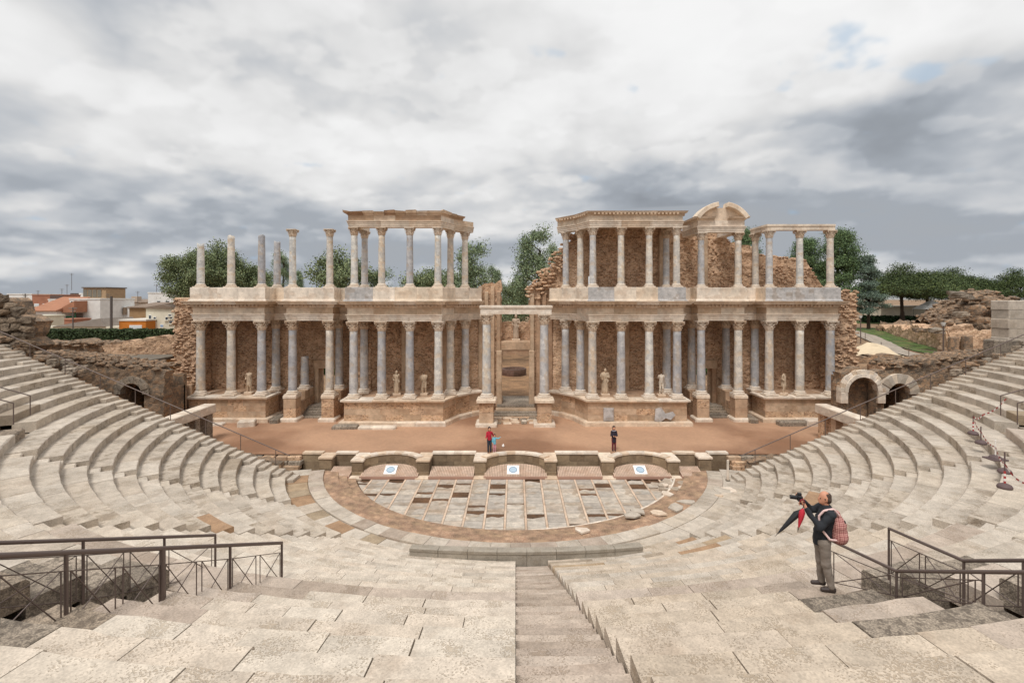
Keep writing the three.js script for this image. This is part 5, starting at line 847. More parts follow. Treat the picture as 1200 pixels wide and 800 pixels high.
// ---------------------------------------------------------------- brick ruins, sand heap and fences on the other side
{
  const r1 = thing('brick_ruin', 'long broken brick and rubble wall of the neighbouring ruin', 'ruin');
  const X = (px, d) => (px - AXIS) * d / FOCAL;
  roughWall('brick_wall', r1, M.rubble[0], { a: [X(1028, 84), 84], b: [X(1110, 58), 58], y0: 2, top: u => 5.7 + 0.3 * Math.sin(u * 0.8) + u * 0.045, thick: 1.6, seed: 81, rough: 0.2 });
  roughWall('brick_wall', r1, M.rubble[2], { a: [X(1110, 58), 58], b: [X(1196, 56), 56], y0: 2, top: u => 7.0 + 0.25 * Math.sin(u * 1.1), thick: 1.6, seed: 82, rough: 0.18 });
  for (let i = 0; i < 9; i++) { const t = i / 8 + rr(-0.03, 0.03), px = lerp(1034, 1192, t), d = px < 1110 ? lerp(82, 57.6, (px - 1028) / 82) : 57.2, x = X(px, d); part('buttress', moved(block(rr(0.6, 1.0), 1.9 + rr(0, 0.7), 0.7, 0.12, i, i), x, 3.6, -d + 0.3), pick(M.rubble.concat(M.ruin)), r1); }
  const m = thing('ruin_mound', 'rounded mound of collapsed concrete and brick above the brick wall', 'ruin'), pos = [], nx = 70, nd = 26;
  const P = (i, j) => { const d = lerp(59, 90, j / nd), px = lerp(lerp(1114, 1032, clamp((d - 59) / 25)), 1235, i / nx), x = X(px, d), c = [[1134, 68, 52, 11, 5.6], [1168, 70, 50, 12, 4.2], [1092, 72, 40, 10, 2.4], [1205, 70, 45, 12, 2.8]]; let y = groundH(x, d) + 0.6; for (const [cp, cd, wp, wd, h] of c) { const e = ((px - cp) / wp) ** 2 + ((d - cd) / wd) ** 2; y += h * 0.86 * Math.exp(-e * 2.2); } const rg = fbm3(x * 0.28, 2.2, d * 0.28, 5); y += rg * 2.4 + Math.round(fbm3(x * 0.5, 7, d * 0.5, 2) * 3) * 0.35; return [x, y, -d]; };
  for (let i = 0; i < nx; i++) for (let j = 0; j < nd; j++) { const A = P(i, j), B = P(i + 1, j), C = P(i + 1, j + 1), D = P(i, j + 1); pos.push(...A, ...B, ...C, ...A, ...C, ...D); }
  part('mound', boxUV(fromTris(pos)), M.ruin[2], m);
  for (const [px, py, d, sx, sy] of [[1126, 343, 63, 2.4, 0.8], [1140, 346, 64, 2.0, 0.8], [1165, 353, 62, 2.6, 1.1], [1176, 357, 61, 1.9, 0.8], [1143, 360, 60, 1.2, 1.0], [1108, 374, 59, 1.1, 0.6], [1186, 364, 60, 1.4, 0.6], [1098, 384, 58, 1.1, 0.5], [1078, 384, 62, 1.2, 0.5], [1150, 372, 59, 1.0, 0.6], [1128, 366, 60, 1.1, 0.7]]) { const p = at(px, py, d); boulder(m, p.x, p.y - 0.3, d, sx * 0.7, sy * 0.75, 1.2, pick(M.ruin.concat(M.granite)), 'concrete_lump'); }
  stones('rubble_stones', m, M.ruin[0], 1200, (q) => { const i = q() * nx, j = q() * nd * 0.6, p = P(i, j); return { p: [p[0], p[1] + 0.02, p[2]], s: [0.2 + q() * 0.5, 0.12 + q() * 0.25, 0.2 + q() * 0.4] }; }, 97);
  const w = thing('ashlar_wall', 'stump of wall built of big pale ashlar blocks above the ruins end seats', 'wall');
  for (let r = 0; r < 5; r++) for (let i = 0; i < 3; i++) part('ashlar_block', moved(block(1.36, 0.72, 1.5, 0.05, R() * 4, R() * 4), 38.9 + i * 1.365 + (r % 2) * 0.05, 6.6 + r * 0.725, -39.4), pick(M.seats), w);
  part('low_wall', moved(block(6.5, 1.2, 1.0, 0.08), 37.6, 6.2, -36.2), M.granite[1], w);
  const heap = thing('sand_heap', 'pale heap of sand tipped beside the end of the stage building', 'sand heap', null, V(38.6, 3.9, -54)), hp = []; const HP = (i, j) => { const a = i / 24 * 6.2832, r = j / 8, rad = 3.4 * r; return [Math.cos(a) * rad * 1.25, 1.75 * Math.exp(-r * r * 3) * (1 + 0.35 * noise3.noise(Math.cos(a) * 2 * r + 3, r * 3, Math.sin(a) * 2 * r)) - 0.06, Math.sin(a) * rad * 0.8]; };
  for (let i = 0; i < 24; i++) for (let j = 0; j < 8; j++) hp.push(...HP(i, j), ...HP(i + 1, j), ...HP(i + 1, j + 1), ...HP(i, j), ...HP(i + 1, j + 1), ...HP(i, j + 1)); part('sand', boxUV(fromTris(hp)), std('#ead6b8', T.plaster, T.sandBump, 0.03), heap);
  const lw = thing('low_wall', 'low rubble retaining wall in front of the sand heap', 'wall'); roughWall('rubble_wall', lw, M.ruin[2], { a: [33.2, 50], b: [38.8, 50], y0: 2.5, top: u => 4.65, thick: 1.2, seed: 84, rough: 0.12 });
  const rf = [[52.6, 82], [48.4, 69], [44, 60], [42.6, 54], [43.6, 49.5]]; const fence = thing('path_fence', 'thin post and wire fence along the pale footpath', 'fence'); for (const [x, d] of rf) { const y = groundH(x, d); part('post', rod(V(x, y, -d), V(x, y + 1.1, -d), 0.035, 6), M.rail, fence); } for (const h of [0.5, 1.0]) for (let i = 0; i < 4; i++) part('wire', rod(onG(...rf[i], h), onG(...rf[i + 1], h), 0.012, 4), M.steel, fence);
  for (const [px, yt, yb, d, label] of [[1009, 372, 402, 66, 'slim lamp post on the grass beside the cedar'], [1106, 381, 421, 46, 'slim lamp post beside the footpath in front of the brick wall']]) { const x = X(px, d), y = groundH(x, d), top = EYE + (HORIZON - yt) * d / FOCAL; const g = thing('lamp_post', label, 'lamp post', null, V(x, y, -d)); part('pole', rod(V(0, 0, 0), V(0, top - y, 0), 0.06, 8), M.rail, g); part('lamp_head', moved(new THREE.CylinderGeometry(0.2, 0.12, 0.3, 12), 0, top - y + 0.1, 0), std('#d8d8d4'), g); }
  const mq = thing('white_marquee', 'white pointed marquee under the umbrella pines', 'tent'), mp = at(1092, 372, 104); mq.position.set(mp.x, groundH(mp.x, 104), -104); const rfm = new THREE.ConeGeometry(3.2, 2.0, 4); rfm.rotateY(Math.PI / 4); part('canopy', moved(rfm, 0, 3.6 + 0.6, 0), white, mq); for (const [a, b] of [[-1, -1], [1, -1], [1, 1], [-1, 1]]) part('leg', rod(V(a * 2.1, 0, b * 2.1), V(a * 2.1, 3.3, b * 2.1), 0.06, 6), M.steel, mq);
  const lb = thing('pale_building', 'long low pale building behind the pines', 'building'), bp = at(1056, 376, 122); lb.position.set(bp.x, groundH(bp.x, 122), -122); part('wall', block(14, 3.2, 6, 0.03), cream, lb); part('roof', moved(block(14.6, 0.4, 6.6, 0.05), 0, 3.2, 0), std('#c9c2b4'), lb);
  const hd = thing('dark_hedge', 'dark green hedge under the umbrella pines', 'hedge'); part('foliage', leaves(6000, 777, q => { const t = q(); return [lerp(74, 106, t), 5.0 + q() * 1.7, -(106 - 6 * t + q() * 1.5)]; }, 0.3, ['#22381a', '#2c4420', '#1c3016'], 0.6), leafMat, hd);
}
{ // court behind the doorway of honour
  const w = thing('round_basin', 'low round dark brick basin in the court behind the central doorway', 'basin', null, V(-0.2, 0.45, -64)); part('ring_wall', new THREE.LatheGeometry([[1.25, 0], [1.55, 0], [1.6, 0.95], [1.55, 1.0], [1.3, 1.0], [1.25, 0]].map(p => new THREE.Vector2(...p)), 36), std('#a89a9c', T.brick, T.brickBump, 0.02), w); part('base_ring', new THREE.LatheGeometry([[1.5, 0], [1.75, 0], [1.75, 0.1], [1.5, 0.12]].map(p => new THREE.Vector2(...p)), 36), M.granite[2], w);
  const b = thing('court_wall', 'far court wall with two small white panels painted as bright openings seen through the doorway', 'wall', null, V(0, 0.4, -92)); part('wall', block(40, 3.0, 0.8, 0.05), M.rubble[2], b); for (const x of [-2.3, 1.6]) part('panel', moved(block(2.6, 0.6, 0.1, 0.02), x, 0.9, 0.43), std('#eeeeec', null, null, 0, 0.5), b); part('coping', moved(block(40.4, 0.2, 1.1, 0.05), 0, 3.0, 0), M.tan[1], b);  // solid white panels: the brightness of the openings is put in by colour
  for (const s of [-1, 1]) { const g = thing('court_hedge', s < 0 ? 'green hedge seen through the house side door' : 'green hedge seen through the ruins side door', 'hedge'); part('foliage', leaves(3000, 780 + s, q => [s * 26 + (q() - 0.5) * 12, 0.4 + q() * 3.4, -64 - q() * 1.5], 0.22, ['#3c5a26', '#4a6a30', '#2f4a20'], 0.6), leafMat, g); }
}
// ---------------------------------------------------------------- railings
function railing(label, tops, posts, o = {}) {
  const g = thing('steel_railing', label, 'railing', 'brown steel railings'), r = o.r || 0.036;
  for (let i = 0; i < tops.length - 1; i++) part('handrail', rod(tops[i], tops[i + 1], r, 10), M.rail, g);
  for (const p of tops.slice(1, -1)) { const s = new THREE.SphereGeometry(r, 8, 6); s.translate(p.x, p.y, p.z); part('elbow', s, M.rail, g); }
  for (const [p, len, rp] of posts) part('post', rod(p, p.clone().add(V(0, -len, 0)), rp || r * 0.75, 8), M.rail, g);
  if (o.braced) for (let i = 0; i < posts.length - 1; i++) {
    const [a, la] = posts[i], [b, lb] = posts[i + 1], L = a.distanceTo(b), ta = 0.22, q = (t, f) => { const len = lerp(la, lb, t) * f; return a.clone().lerp(b, t).add(V(0, -len, 0)); };
    const fr = [rod(q(0.0, ta), q(1.0, ta), 0.009, 5), rod(q(0.0, 0.86), q(1, 0.86), 0.009, 5)], n = L > 1.6 ? 2 : 1; const br = [];
    for (let k = 0; k < n; k++) { const t0 = k / n + 0.08 / n, t1 = (k + 1) / n - 0.08 / n; fr.push(rod(q(t0, ta), q(t0, 0.86), 0.01, 5), rod(q(t1, ta), q(t1, 0.86), 0.01, 5)); br.push(rod(q(t0, ta), q(t1, 0.86), 0.009, 5), rod(q(t0, 0.86), q(t1, ta), 0.009, 5)); }
    part('panel_frame', clean(fr), M.rail, g); for (const b2 of br) part('brace', b2, M.rail, g);
  }
  return g;
}
const lineAt = (a, b, t) => a.clone().lerp(b, t);
{
  const A = at(330, 636, 11.8), B = at(77, 647.5, 6.9), E = lineAt(A, B, 1.45);
  railing('braced railing between bright seats and passage on the house side, along the seats', [A, E], [[A, 1.02], [lineAt(A, B, 0.35), 1.25], [lineAt(A, B, 0.68), 1.25, 0.045], [B, 1.15], [lineAt(A, B, 1.35), 1.1]], { braced: true, r: 0.036 });
  const C = at(252, 627, 12), D = at(97, 632.5, 9.2), F = lineAt(C, D, 1.6);
  railing('braced railing on the far edge of the passage on the house side', [C, F], [[C, 1.0], [lineAt(C, D, 0.45), 1.2], [D, 1.3], [lineAt(C, D, 1.5), 1.2]], { braced: true, r: 0.034 });
  const a = at(972, 632, 10.0), b = at(1051, 669, 8.6), c = at(1153, 670, 7.2), e = lineAt(b, c, 1.6);
  railing('braced railing with a bend beside the photographer', [a, b, e], [[a, 0.98], [b, 0.5], [c, 0.55]], { braced: true, r: 0.028 });
  const f = at(1042, 619, 10.2), h = at(1130, 657, 8.3), k = at(1200, 656.5, 7.4), l = lineAt(h, k, 1.7);
  railing('braced railing with a bend on the far edge of the passage beside the photographer', [f, h, l], [[f, 1.05], [h, 0.85], [k, 0.8]], { braced: true, r: 0.028 });
}
for (const s of [-1, 1]) {
  const side = s < 0 ? 'house' : 'ruins', z = CZ + END_OUT + 0.06, Y = x => YO + 0.75 + RISE * ((Math.sqrt(x * x + END_IN * END_IN) - R0) / ROW) + 1.0, pts = [V(s * 14.0, Y(14.0) - 0.1, z), V(s * 33.6, Y(33.6) - 0.3, z)], posts = [];
  for (let i = 0; i < 9; i++) { const p = lineAt(pts[0], pts[1], (i + 0.4) / 9); posts.push([p, 0.98, 0.022]); }
  railing(`long sloping handrail beside the end stair on the ${side} side`, pts, posts, { r: 0.03 });
  for (const [a0, label] of [[59.6, `short railing along the upper side passage next to the lower rows on the ${side} side`], [63.9, `short railing along the upper side passage next to the end rows on the ${side} side`]]) {
    const p = r => { const q = pol(r, s * a0 * deg, YO + 0.75 + 0.42 + RISE * ((r - 15.5) / ROW) + 0.95); return V(...q); };
    railing(label, [p(25.9), p(29.5), p(32)], [[p(25.9), 0.95, 0.022], [p(27.7), 0.95, 0.022], [p(29.5), 0.95, 0.022]], { r: 0.026 });
  }
}
// ---------------------------------------------------------------- barrier posts and tape on the walkway
{
  const spots = [[1141, 509], [1150, 520], [1167, 538], [1178, 554], [1178, 572]].map(([px, py]) => { const d = (EYE - walkH) * FOCAL / (py - HORIZON); return V((px - AXIS) * d / FOCAL, walkH, -d); });
  const foot = new THREE.LatheGeometry([[0, 0], [0.2, 0], [0.21, 0.05], [0.17, 0.12], [0.06, 0.17], [0, 0.17]].map(p => new THREE.Vector2(...p)), 20), dark = std('#5e4d4c', null, null, 0, 0.7), red = std('#a83c3a', null, null, 0, 0.6), wh = std('#e8e2dc', null, null, 0, 0.6);
  spots.forEach((p, i) => {
    const h = i === 0 ? 0.85 : 0.75, g = thing('barrier_post', ['barrier post wrapped in red and white tape nearest the stone arches', 'bare barrier post between the tape wrapped one and the tall base', 'barrier post on a broad square base with hanging tape', 'thin barrier post on a round base, second from the photographer', 'barrier post with striped sleeve, nearest the photographer'][i], 'barrier post', 'barrier posts on the walkway', p);
    part('foot', foot, dark, g); part('pole', rod(V(0, 0.15, 0), V(0, h, 0), 0.022, 8), i === 2 ? wh : dark, g); if (i === 2) part('base_plate', block(0.6, 0.05, 0.5, 0.01), dark, g);
    if (i === 0 || i === 4) for (let k = 0; k < 5; k++) part('tape_band', moved(new THREE.CylinderGeometry(0.032, 0.032, 0.08, 10), 0, 0.2 + k * 0.082, 0), k % 2 ? wh : red, g);
  });
  const tape = thing('barrier_tape', 'sagging red and white barrier tape strung between the posts and railing', 'tape');
  const P = [V(24.2, walkH + 1.3, -24.6), V(22.3, walkH + 0.7, -23.8), spots[0].clone().add(V(0, 0.8, 0)), spots[1].clone().add(V(0, 0.5, 0)), spots[2].clone().add(V(0, 0.45, 0)), spots[3].clone().add(V(0, 0.3, 0)), spots[4].clone().add(V(0.9, 0.05, -0.2)), spots[4].clone().add(V(3.2, 0.12, 0.2))];
  for (let i = 0; i < P.length - 1; i++) { const L = P[i].distanceTo(P[i + 1]), n = Math.max(3, Math.round(L / 0.2)); for (let k = 0; k < n; k++) { const f = t => { const q = P[i].clone().lerp(P[i + 1], t); q.y -= Math.sin(t * Math.PI) * 0.14; q.y = Math.max(q.y, walkH + 0.02); return q; }; const a = f(k / n), b = f((k + 1) / n), d = b.clone().sub(a), w = V(-d.z, 0, d.x).normalize().multiplyScalar(0.012); const pos = []; const q = [a.clone().add(w), b.clone().add(w), b.clone().sub(w), a.clone().sub(w)], up = V(0, 0.05, 0), A = q.map(v => v.toArray()), B = q.map(v => v.clone().add(up).toArray()); for (let e = 0; e < 4; e++) { const e2 = (e + 1) % 4; pos.push(...A[e], ...A[e2], ...B[e2], ...A[e], ...B[e2], ...B[e]); } part('tape_stripe', fromTris(pos), k % 2 ? wh : red, tape); } }
}
// ---------------------------------------------------------------- figures: distance fields meshed as one surface
function netMesh(f, lo, hi, cell) {
  const nx = Math.ceil((hi[0] - lo[0]) / cell) + 1, ny = Math.ceil((hi[1] - lo[1]) / cell) + 1, nz = Math.ceil((hi[2] - lo[2]) / cell) + 1, F = new Float32Array(nx * ny * nz), id = (i, j, k) => (k * ny + j) * nx + i;
  for (let k = 0; k < nz; k++) for (let j = 0; j < ny; j++) for (let i = 0; i < nx; i++) F[id(i, j, k)] = f(lo[0] + i * cell, lo[1] + j * cell, lo[2] + k * cell);
  const vi = new Int32Array(nx * ny * nz).fill(-1), pos = [], idx = [], c = new Float32Array(8);
  for (let k = 0; k < nz - 1; k++) for (let j = 0; j < ny - 1; j++) for (let i = 0; i < nx - 1; i++) {
    let x = 0, y = 0, z = 0, n = 0, neg = 0;
    for (let b = 0; b < 8; b++) if ((c[b] = F[id(i + (b & 1), j + (b >> 1 & 1), k + (b >> 2))]) < 0) neg++;
    if (neg === 0 || neg === 8) continue;
    for (let a = 0; a < 8; a++) for (const ax of [1, 2, 4]) { const b = a | ax; if (b === a || (c[a] < 0) === (c[b] < 0)) continue; const t = c[a] / (c[a] - c[b]); x += (a & 1) + (ax === 1 ? t : 0); y += (a >> 1 & 1) + (ax === 2 ? t : 0); z += (a >> 2) + (ax === 4 ? t : 0); n++; }
    if (n) { vi[id(i, j, k)] = pos.length / 3; pos.push(lo[0] + (i + x / n) * cell, lo[1] + (j + y / n) * cell, lo[2] + (k + z / n) * cell); }
  }
  for (let k = 1; k < nz - 1; k++) for (let j = 1; j < ny - 1; j++) for (let i = 1; i < nx - 1; i++) {
    const a = F[id(i, j, k)] < 0; if (a === F[id(i + 1, j, k)] < 0 && a === F[id(i, j + 1, k)] < 0 && a === F[id(i, j, k + 1)] < 0) continue; const face = (b, p, q, r, s) => { if (a === b) return; const v = [vi[p], vi[q], vi[r], vi[s]]; if (v.includes(-1)) return; if (a) idx.push(v[0], v[1], v[2], v[0], v[2], v[3]); else idx.push(v[2], v[1], v[0], v[3], v[2], v[0]); };
    face(F[id(i + 1, j, k)] < 0, id(i, j - 1, k - 1), id(i, j, k - 1), id(i, j, k), id(i, j - 1, k));
    face(F[id(i, j + 1, k)] < 0, id(i - 1, j, k - 1), id(i - 1, j, k), id(i, j, k), id(i, j, k - 1));
    face(F[id(i, j, k + 1)] < 0, id(i - 1, j - 1, k), id(i, j - 1, k), id(i, j, k), id(i - 1, j, k));
  }
  const g = new THREE.BufferGeometry(); g.setAttribute('position', new THREE.Float32BufferAttribute(pos, 3)); g.setIndex(idx); g.computeVertexNormals(); return g;
}
// bones: [ax, ay, az, ra, bx, by, bz, rb]; balls: [x, y, z, rx, ry, rz]
function field(bones, balls = [], k = 0.03, extra) {
  return (x, y, z) => {
    let d = 9; const sm = e => { const h = Math.max(k - Math.abs(d - e), 0) / k; d = Math.min(d, e) - h * h * k * 0.25; };
    for (const b of bones) { const ex = b[4] - b[0], ey = b[5] - b[1], ez = b[6] - b[2], px = x - b[0], py = y - b[1], pz = z - b[2], t = clamp((px * ex + py * ey + pz * ez) / (ex * ex + ey * ey + ez * ez)); const gx = px - ex * t, gy = py - ey * t, gz = pz - ez * t; sm(Math.sqrt(gx * gx + gy * gy + gz * gz) - (b[3] + (b[7] - b[3]) * t)); }
    for (const s of balls) { const gx = (x - s[0]) / s[3], gy = (y - s[1]) / s[4], gz = (z - s[2]) / s[5], q = Math.sqrt(gx * gx + gy * gy + gz * gz); sm((q - 1) * Math.min(s[3], s[4], s[5])); }
    return extra && d < 0.12 ? extra(d, x, y, z) : d;
  };
}
const box3 = (bones, balls, m) => { const lo = [9, 9, 9], hi = [-9, -9, -9]; for (const b of bones) for (const o of [0, 4]) for (let a = 0; a < 3; a++) { lo[a] = Math.min(lo[a], b[o + a] - b[o + 3] - m); hi[a] = Math.max(hi[a], b[o + a] + b[o + 3] + m); } for (const s of balls) for (let a = 0; a < 3; a++) { lo[a] = Math.min(lo[a], s[a] - s[3 + a] - m); hi[a] = Math.max(hi[a], s[a] + s[3 + a] + m); } return [lo, hi]; };
function figure(bones, balls, cell, k, extra) { const [lo, hi] = box3(bones, balls, 0.05); return netMesh(field(bones, balls, k, extra), lo, hi, cell); }
// limbs given by joints; x forward, y up, z to the figure's right
const chain = (pts, radii) => pts.slice(1).map((p, i) => [...pts[i], radii[i], ...p, radii[i + 1]]);
function headBalls(x, y, z, fx, s = 1) {               // skull, jaw, nose, ears; fx = facing along x
  return [[x, y + 0.02 * s, z, 0.098 * s, 0.118 * s, 0.078 * s], [x + fx * 0.03 * s, y - 0.055 * s, z, 0.068 * s, 0.07 * s, 0.056 * s], [x + fx * 0.103 * s, y - 0.018 * s, z, 0.022 * s, 0.026 * s, 0.016 * s], [x + fx * 0.08 * s, y - 0.08 * s, z, 0.025 * s, 0.02 * s, 0.024 * s], [x - fx * 0.01 * s, y - 0.005, z + 0.082 * s, 0.025 * s, 0.036 * s, 0.012 * s], [x - fx * 0.01 * s, y - 0.005, z - 0.082 * s, 0.025 * s, 0.036 * s, 0.012 * s]];
}
const skin = std('#c98f72', null, null, 0, 0.55), cloth = (c, r = 0.9) => std(c, null, null, 0, r);
{ // the photographer: in profile, leaning back, both arms raised to the camera; faces -x
  const hand = (wx, wy, wz, dx, dy, dz) => { const out = [], L = Math.hypot(dx, dy, dz), u = [dx / L, dy / L, dz / L]; out.push([wx, wy, wz, 0.028, wx + u[0] * 0.08, wy + u[1] * 0.08, wz + u[2] * 0.08, 0.034]); for (let f = 0; f < 4; f++) { const o = (f - 1.5) * 0.021, l = [0.07, 0.08, 0.076, 0.058][f], bx = wx + u[0] * 0.085, by = wy + u[1] * 0.085 + o, bz = wz + u[2] * 0.085; out.push([bx, by, bz, 0.0105, bx - l * 0.6, by + 0.012, bz - 0.004, 0.0095], [bx - l * 0.6, by + 0.012, bz - 0.004, 0.0095, bx - l, by + 0.004, bz - Math.sign(dz || 1) * 0.028, 0.0085]); } out.push([wx + u[0] * 0.03, wy + u[1] * 0.03, wz + u[2] * 0.03, 0.014, wx + u[0] * 0.06 - 0.03, wy + u[1] * 0.06 + 0.035, wz, 0.011], [wx + u[0] * 0.06 - 0.03, wy + u[1] * 0.06 + 0.035, wz, 0.011, wx + u[0] * 0.07 - 0.06, wy + u[1] * 0.07 + 0.05, wz - 0.006, 0.0095]); return out; };
  const nHand = [-0.345, 1.51, 0.1], fHand = [-0.33, 1.585, -0.1];
  const hips = [-0.04, 0.92, 0], chest = [0.03, 1.3, 0], neck = [0.05, 1.5, 0], hd = [0.01, 1.67, 0];
  const legN = [[-0.04, 0.9, 0.08], [0.0, 0.5, 0.09], [0.085, 0.1, 0.1]], legF = [[-0.05, 0.9, -0.08], [-0.03, 0.5, -0.09], [-0.0, 0.1, -0.12]];
  const armN = [[0.04, 1.43, 0.19], [-0.16, 1.22, 0.24], nHand], armF = [[0.02, 1.43, -0.18], [-0.14, 1.36, -0.21], fHand];
  const torso = [[...hips, 0.095, ...chest, 0.11], [...chest, 0.11, 0.05, 1.42, 0, 0.085], [0.05, 1.42, 0, 0.07, 0.03, 1.56, 0, 0.055], [0.03, 1.42, -0.15, 0.07, 0.04, 1.42, 0.15, 0.07]];
  const body = [...torso, ...chain(legN, [0.07, 0.055, 0.042]), ...chain(legF, [0.07, 0.055, 0.042]), ...chain(armN, [0.058, 0.045, 0.03]), ...chain(armF, [0.058, 0.045, 0.03])];
  const balls = headBalls(...hd, -1, 0.94);
  const man = thing('person', 'man in dark jacket and grey trousers raising a camera on the seats', 'person', null, V(0, 0, 0));
  const fine = [...hand(...nHand, -0.04, 0.07, -0.03), ...hand(...fHand, -0.05, 0.07, 0.03)];
  part('body', clean([figure(body, balls, 0.014, 0.03), figure(fine, [], 0.004, 0.006), figure([[0.03, 1.52, 0, 0.056, 0.015, 1.6, 0, 0.056]], balls, 0.007, 0.02)].map(g => g.toNonIndexed())), skin, man);
  const jb = [[-0.05, 0.66, 0, 0.142, -0.03, 1.0, 0, 0.145], [-0.03, 1.0, 0, 0.145, 0.02, 1.3, 0, 0.148], [0.02, 1.3, 0, 0.148, 0.05, 1.44, 0, 0.115], [0.03, 1.44, -0.16, 0.085, 0.045, 1.44, 0.16, 0.085], [0.045, 1.48, 0, 0.075, 0.035, 1.53, 0, 0.068], ...chain(armN.slice(0, 2).concat([[-0.33, 1.48, 0.105]]), [0.078, 0.062, 0.044]), ...chain(armF.slice(0, 2).concat([[-0.315, 1.555, -0.105]]), [0.078, 0.062, 0.044])];
  const wr = (d, x, y, z) => Math.max(d - 0.02 * fbm3(x * 10, y * 8, z * 10, 4) - 0.004 * Math.sin(y * 46 + x * 20 + z * 9), 0.83 - y + 0.01 * Math.sin(x * 8 + z * 5));
  part('jacket', figure(jb, [], 0.011, 0.035, wr), cloth('#23262b', 0.85), man);
  part('trousers', figure([[-0.045, 0.9, -0.06, 0.115, -0.04, 0.9, 0.06, 0.115], ...chain([[-0.02, 0.9, 0.08], ...legN.slice(1)], [0.104, 0.076, 0.062]), ...chain([[-0.05, 0.9, -0.08], ...legF.slice(1)], [0.104, 0.076, 0.062])], [], 0.012, 0.03, (d, x, y, z) => d - 0.022 * fbm3(x * 11, y * 9, z * 11, 4)), cloth('#857a70'), man);
  for (const [f, a] of [[legN[2], 0], [legF[2], 0]]) part('shoe', figure([[f[0] + 0.03, 0.045, f[2], 0.045, f[0] - 0.15, 0.035, f[2], 0.038], [f[0], 0.1, f[2], 0.05, f[0] + 0.02, 0.05, f[2], 0.05]], [], 0.009, 0.03, (d, x, y) => Math.max(d, 0.002 - y)), cloth('#3b302c', 0.6), man);
  const hairG = figure([[0.055, 1.64, 0, 0.072, 0.045, 1.71, 0, 0.08], [0.0, 1.675, 0.062, 0.026, 0.06, 1.66, 0.05, 0.045], [0.0, 1.675, -0.062, 0.026, 0.06, 1.66, -0.05, 0.045]], [], 0.008, 0.02, (d, x, y, z) => Math.max(d + 0.004 * fbm3(x * 40, y * 40, z * 40, 2), y - 1.765 + Math.max(0, -x - 0.0) * 1.2)); part('hair', hairG, cloth('#4a3a30'), man);
  for (const s of [-1, 1]) { const e = new THREE.SphereGeometry(0.011, 8, 6); e.translate(-0.075, 1.675, s * 0.034); part('eye', e, cloth('#2c2420', 0.3), man); }
  const pos = at(966, 686, 9.42), placed = [man];
  const cam = thing('camera', 'black camera held up in both hands by the man in dark jacket', 'camera'); part('camera_body', moved(block(0.08, 0.1, 0.14, 0.012), -0.42, 1.6, 0), cloth('#16171a', 0.5), cam); part('prism', moved(block(0.07, 0.045, 0.06, 0.012), -0.42, 1.7, 0), cloth('#16171a', 0.5), cam); part('lens', rod(V(-0.45, 1.648, 0), V(-0.58, 1.658, 0), 0.037, 16), cloth('#1a1b1e', 0.4), cam); part('lens_glass', rod(V(-0.58, 1.658, 0), V(-0.583, 1.658, 0), 0.031, 16), cloth('#23303c', 0.1), cam); placed.push(cam);
  // rucksack of pink plaid
  const pl = texture(128, (i, x, y) => { const a = (x % 32 < 6) || (x % 32 > 15 && x % 32 < 19), b = (y % 32 < 6) || (y % 32 > 15 && y % 32 < 19); return a && b ? [112, 62, 66] : a || b ? [168, 108, 108] : [214, 176, 170]; }, 0.26);
  const pack = thing('rucksack', 'pink plaid rucksack worn on the back of the man in dark jacket', 'rucksack'), pm = std('#f0dcd6', pl, null, 0, 0.9), sagg = figure([[0.235, 0.98, 0.03, 0.125, 0.225, 1.2, 0.02, 0.13], [0.225, 1.2, 0.02, 0.13, 0.185, 1.4, 0.02, 0.075]], [[0.27, 1.0, 0.03, 0.11, 0.12, 0.15]], 0.012, 0.05, (d, x, y, z) => d - 0.012 * fbm3(x * 9, y * 8, z * 9, 3)); part('bag', boxUV(sagg), pm, pack);
  part('strap', tube([V(0.2, 1.42, 0.12), V(0.1, 1.535, 0.15), V(-0.06, 1.5, 0.16), V(-0.135, 1.38, 0.13), V(-0.13, 1.2, 0.15), V(0.02, 1.0, 0.2), V(0.17, 0.96, 0.12)], 0.02, 6, 40), cloth('#e8c6c0'), pack); part('pocket', boxUV(figure([[0.335, 0.98, 0.03, 0.06, 0.325, 1.1, 0.03, 0.055]], [], 0.012, 0.02)), std('#c99892', pl, null, 0, 0.9), pack); part('buckle', moved(block(0.03, 0.06, 0.05, 0.008), 0.31, 1.25, 0.08), cloth('#2a2426'), pack); placed.push(pack);
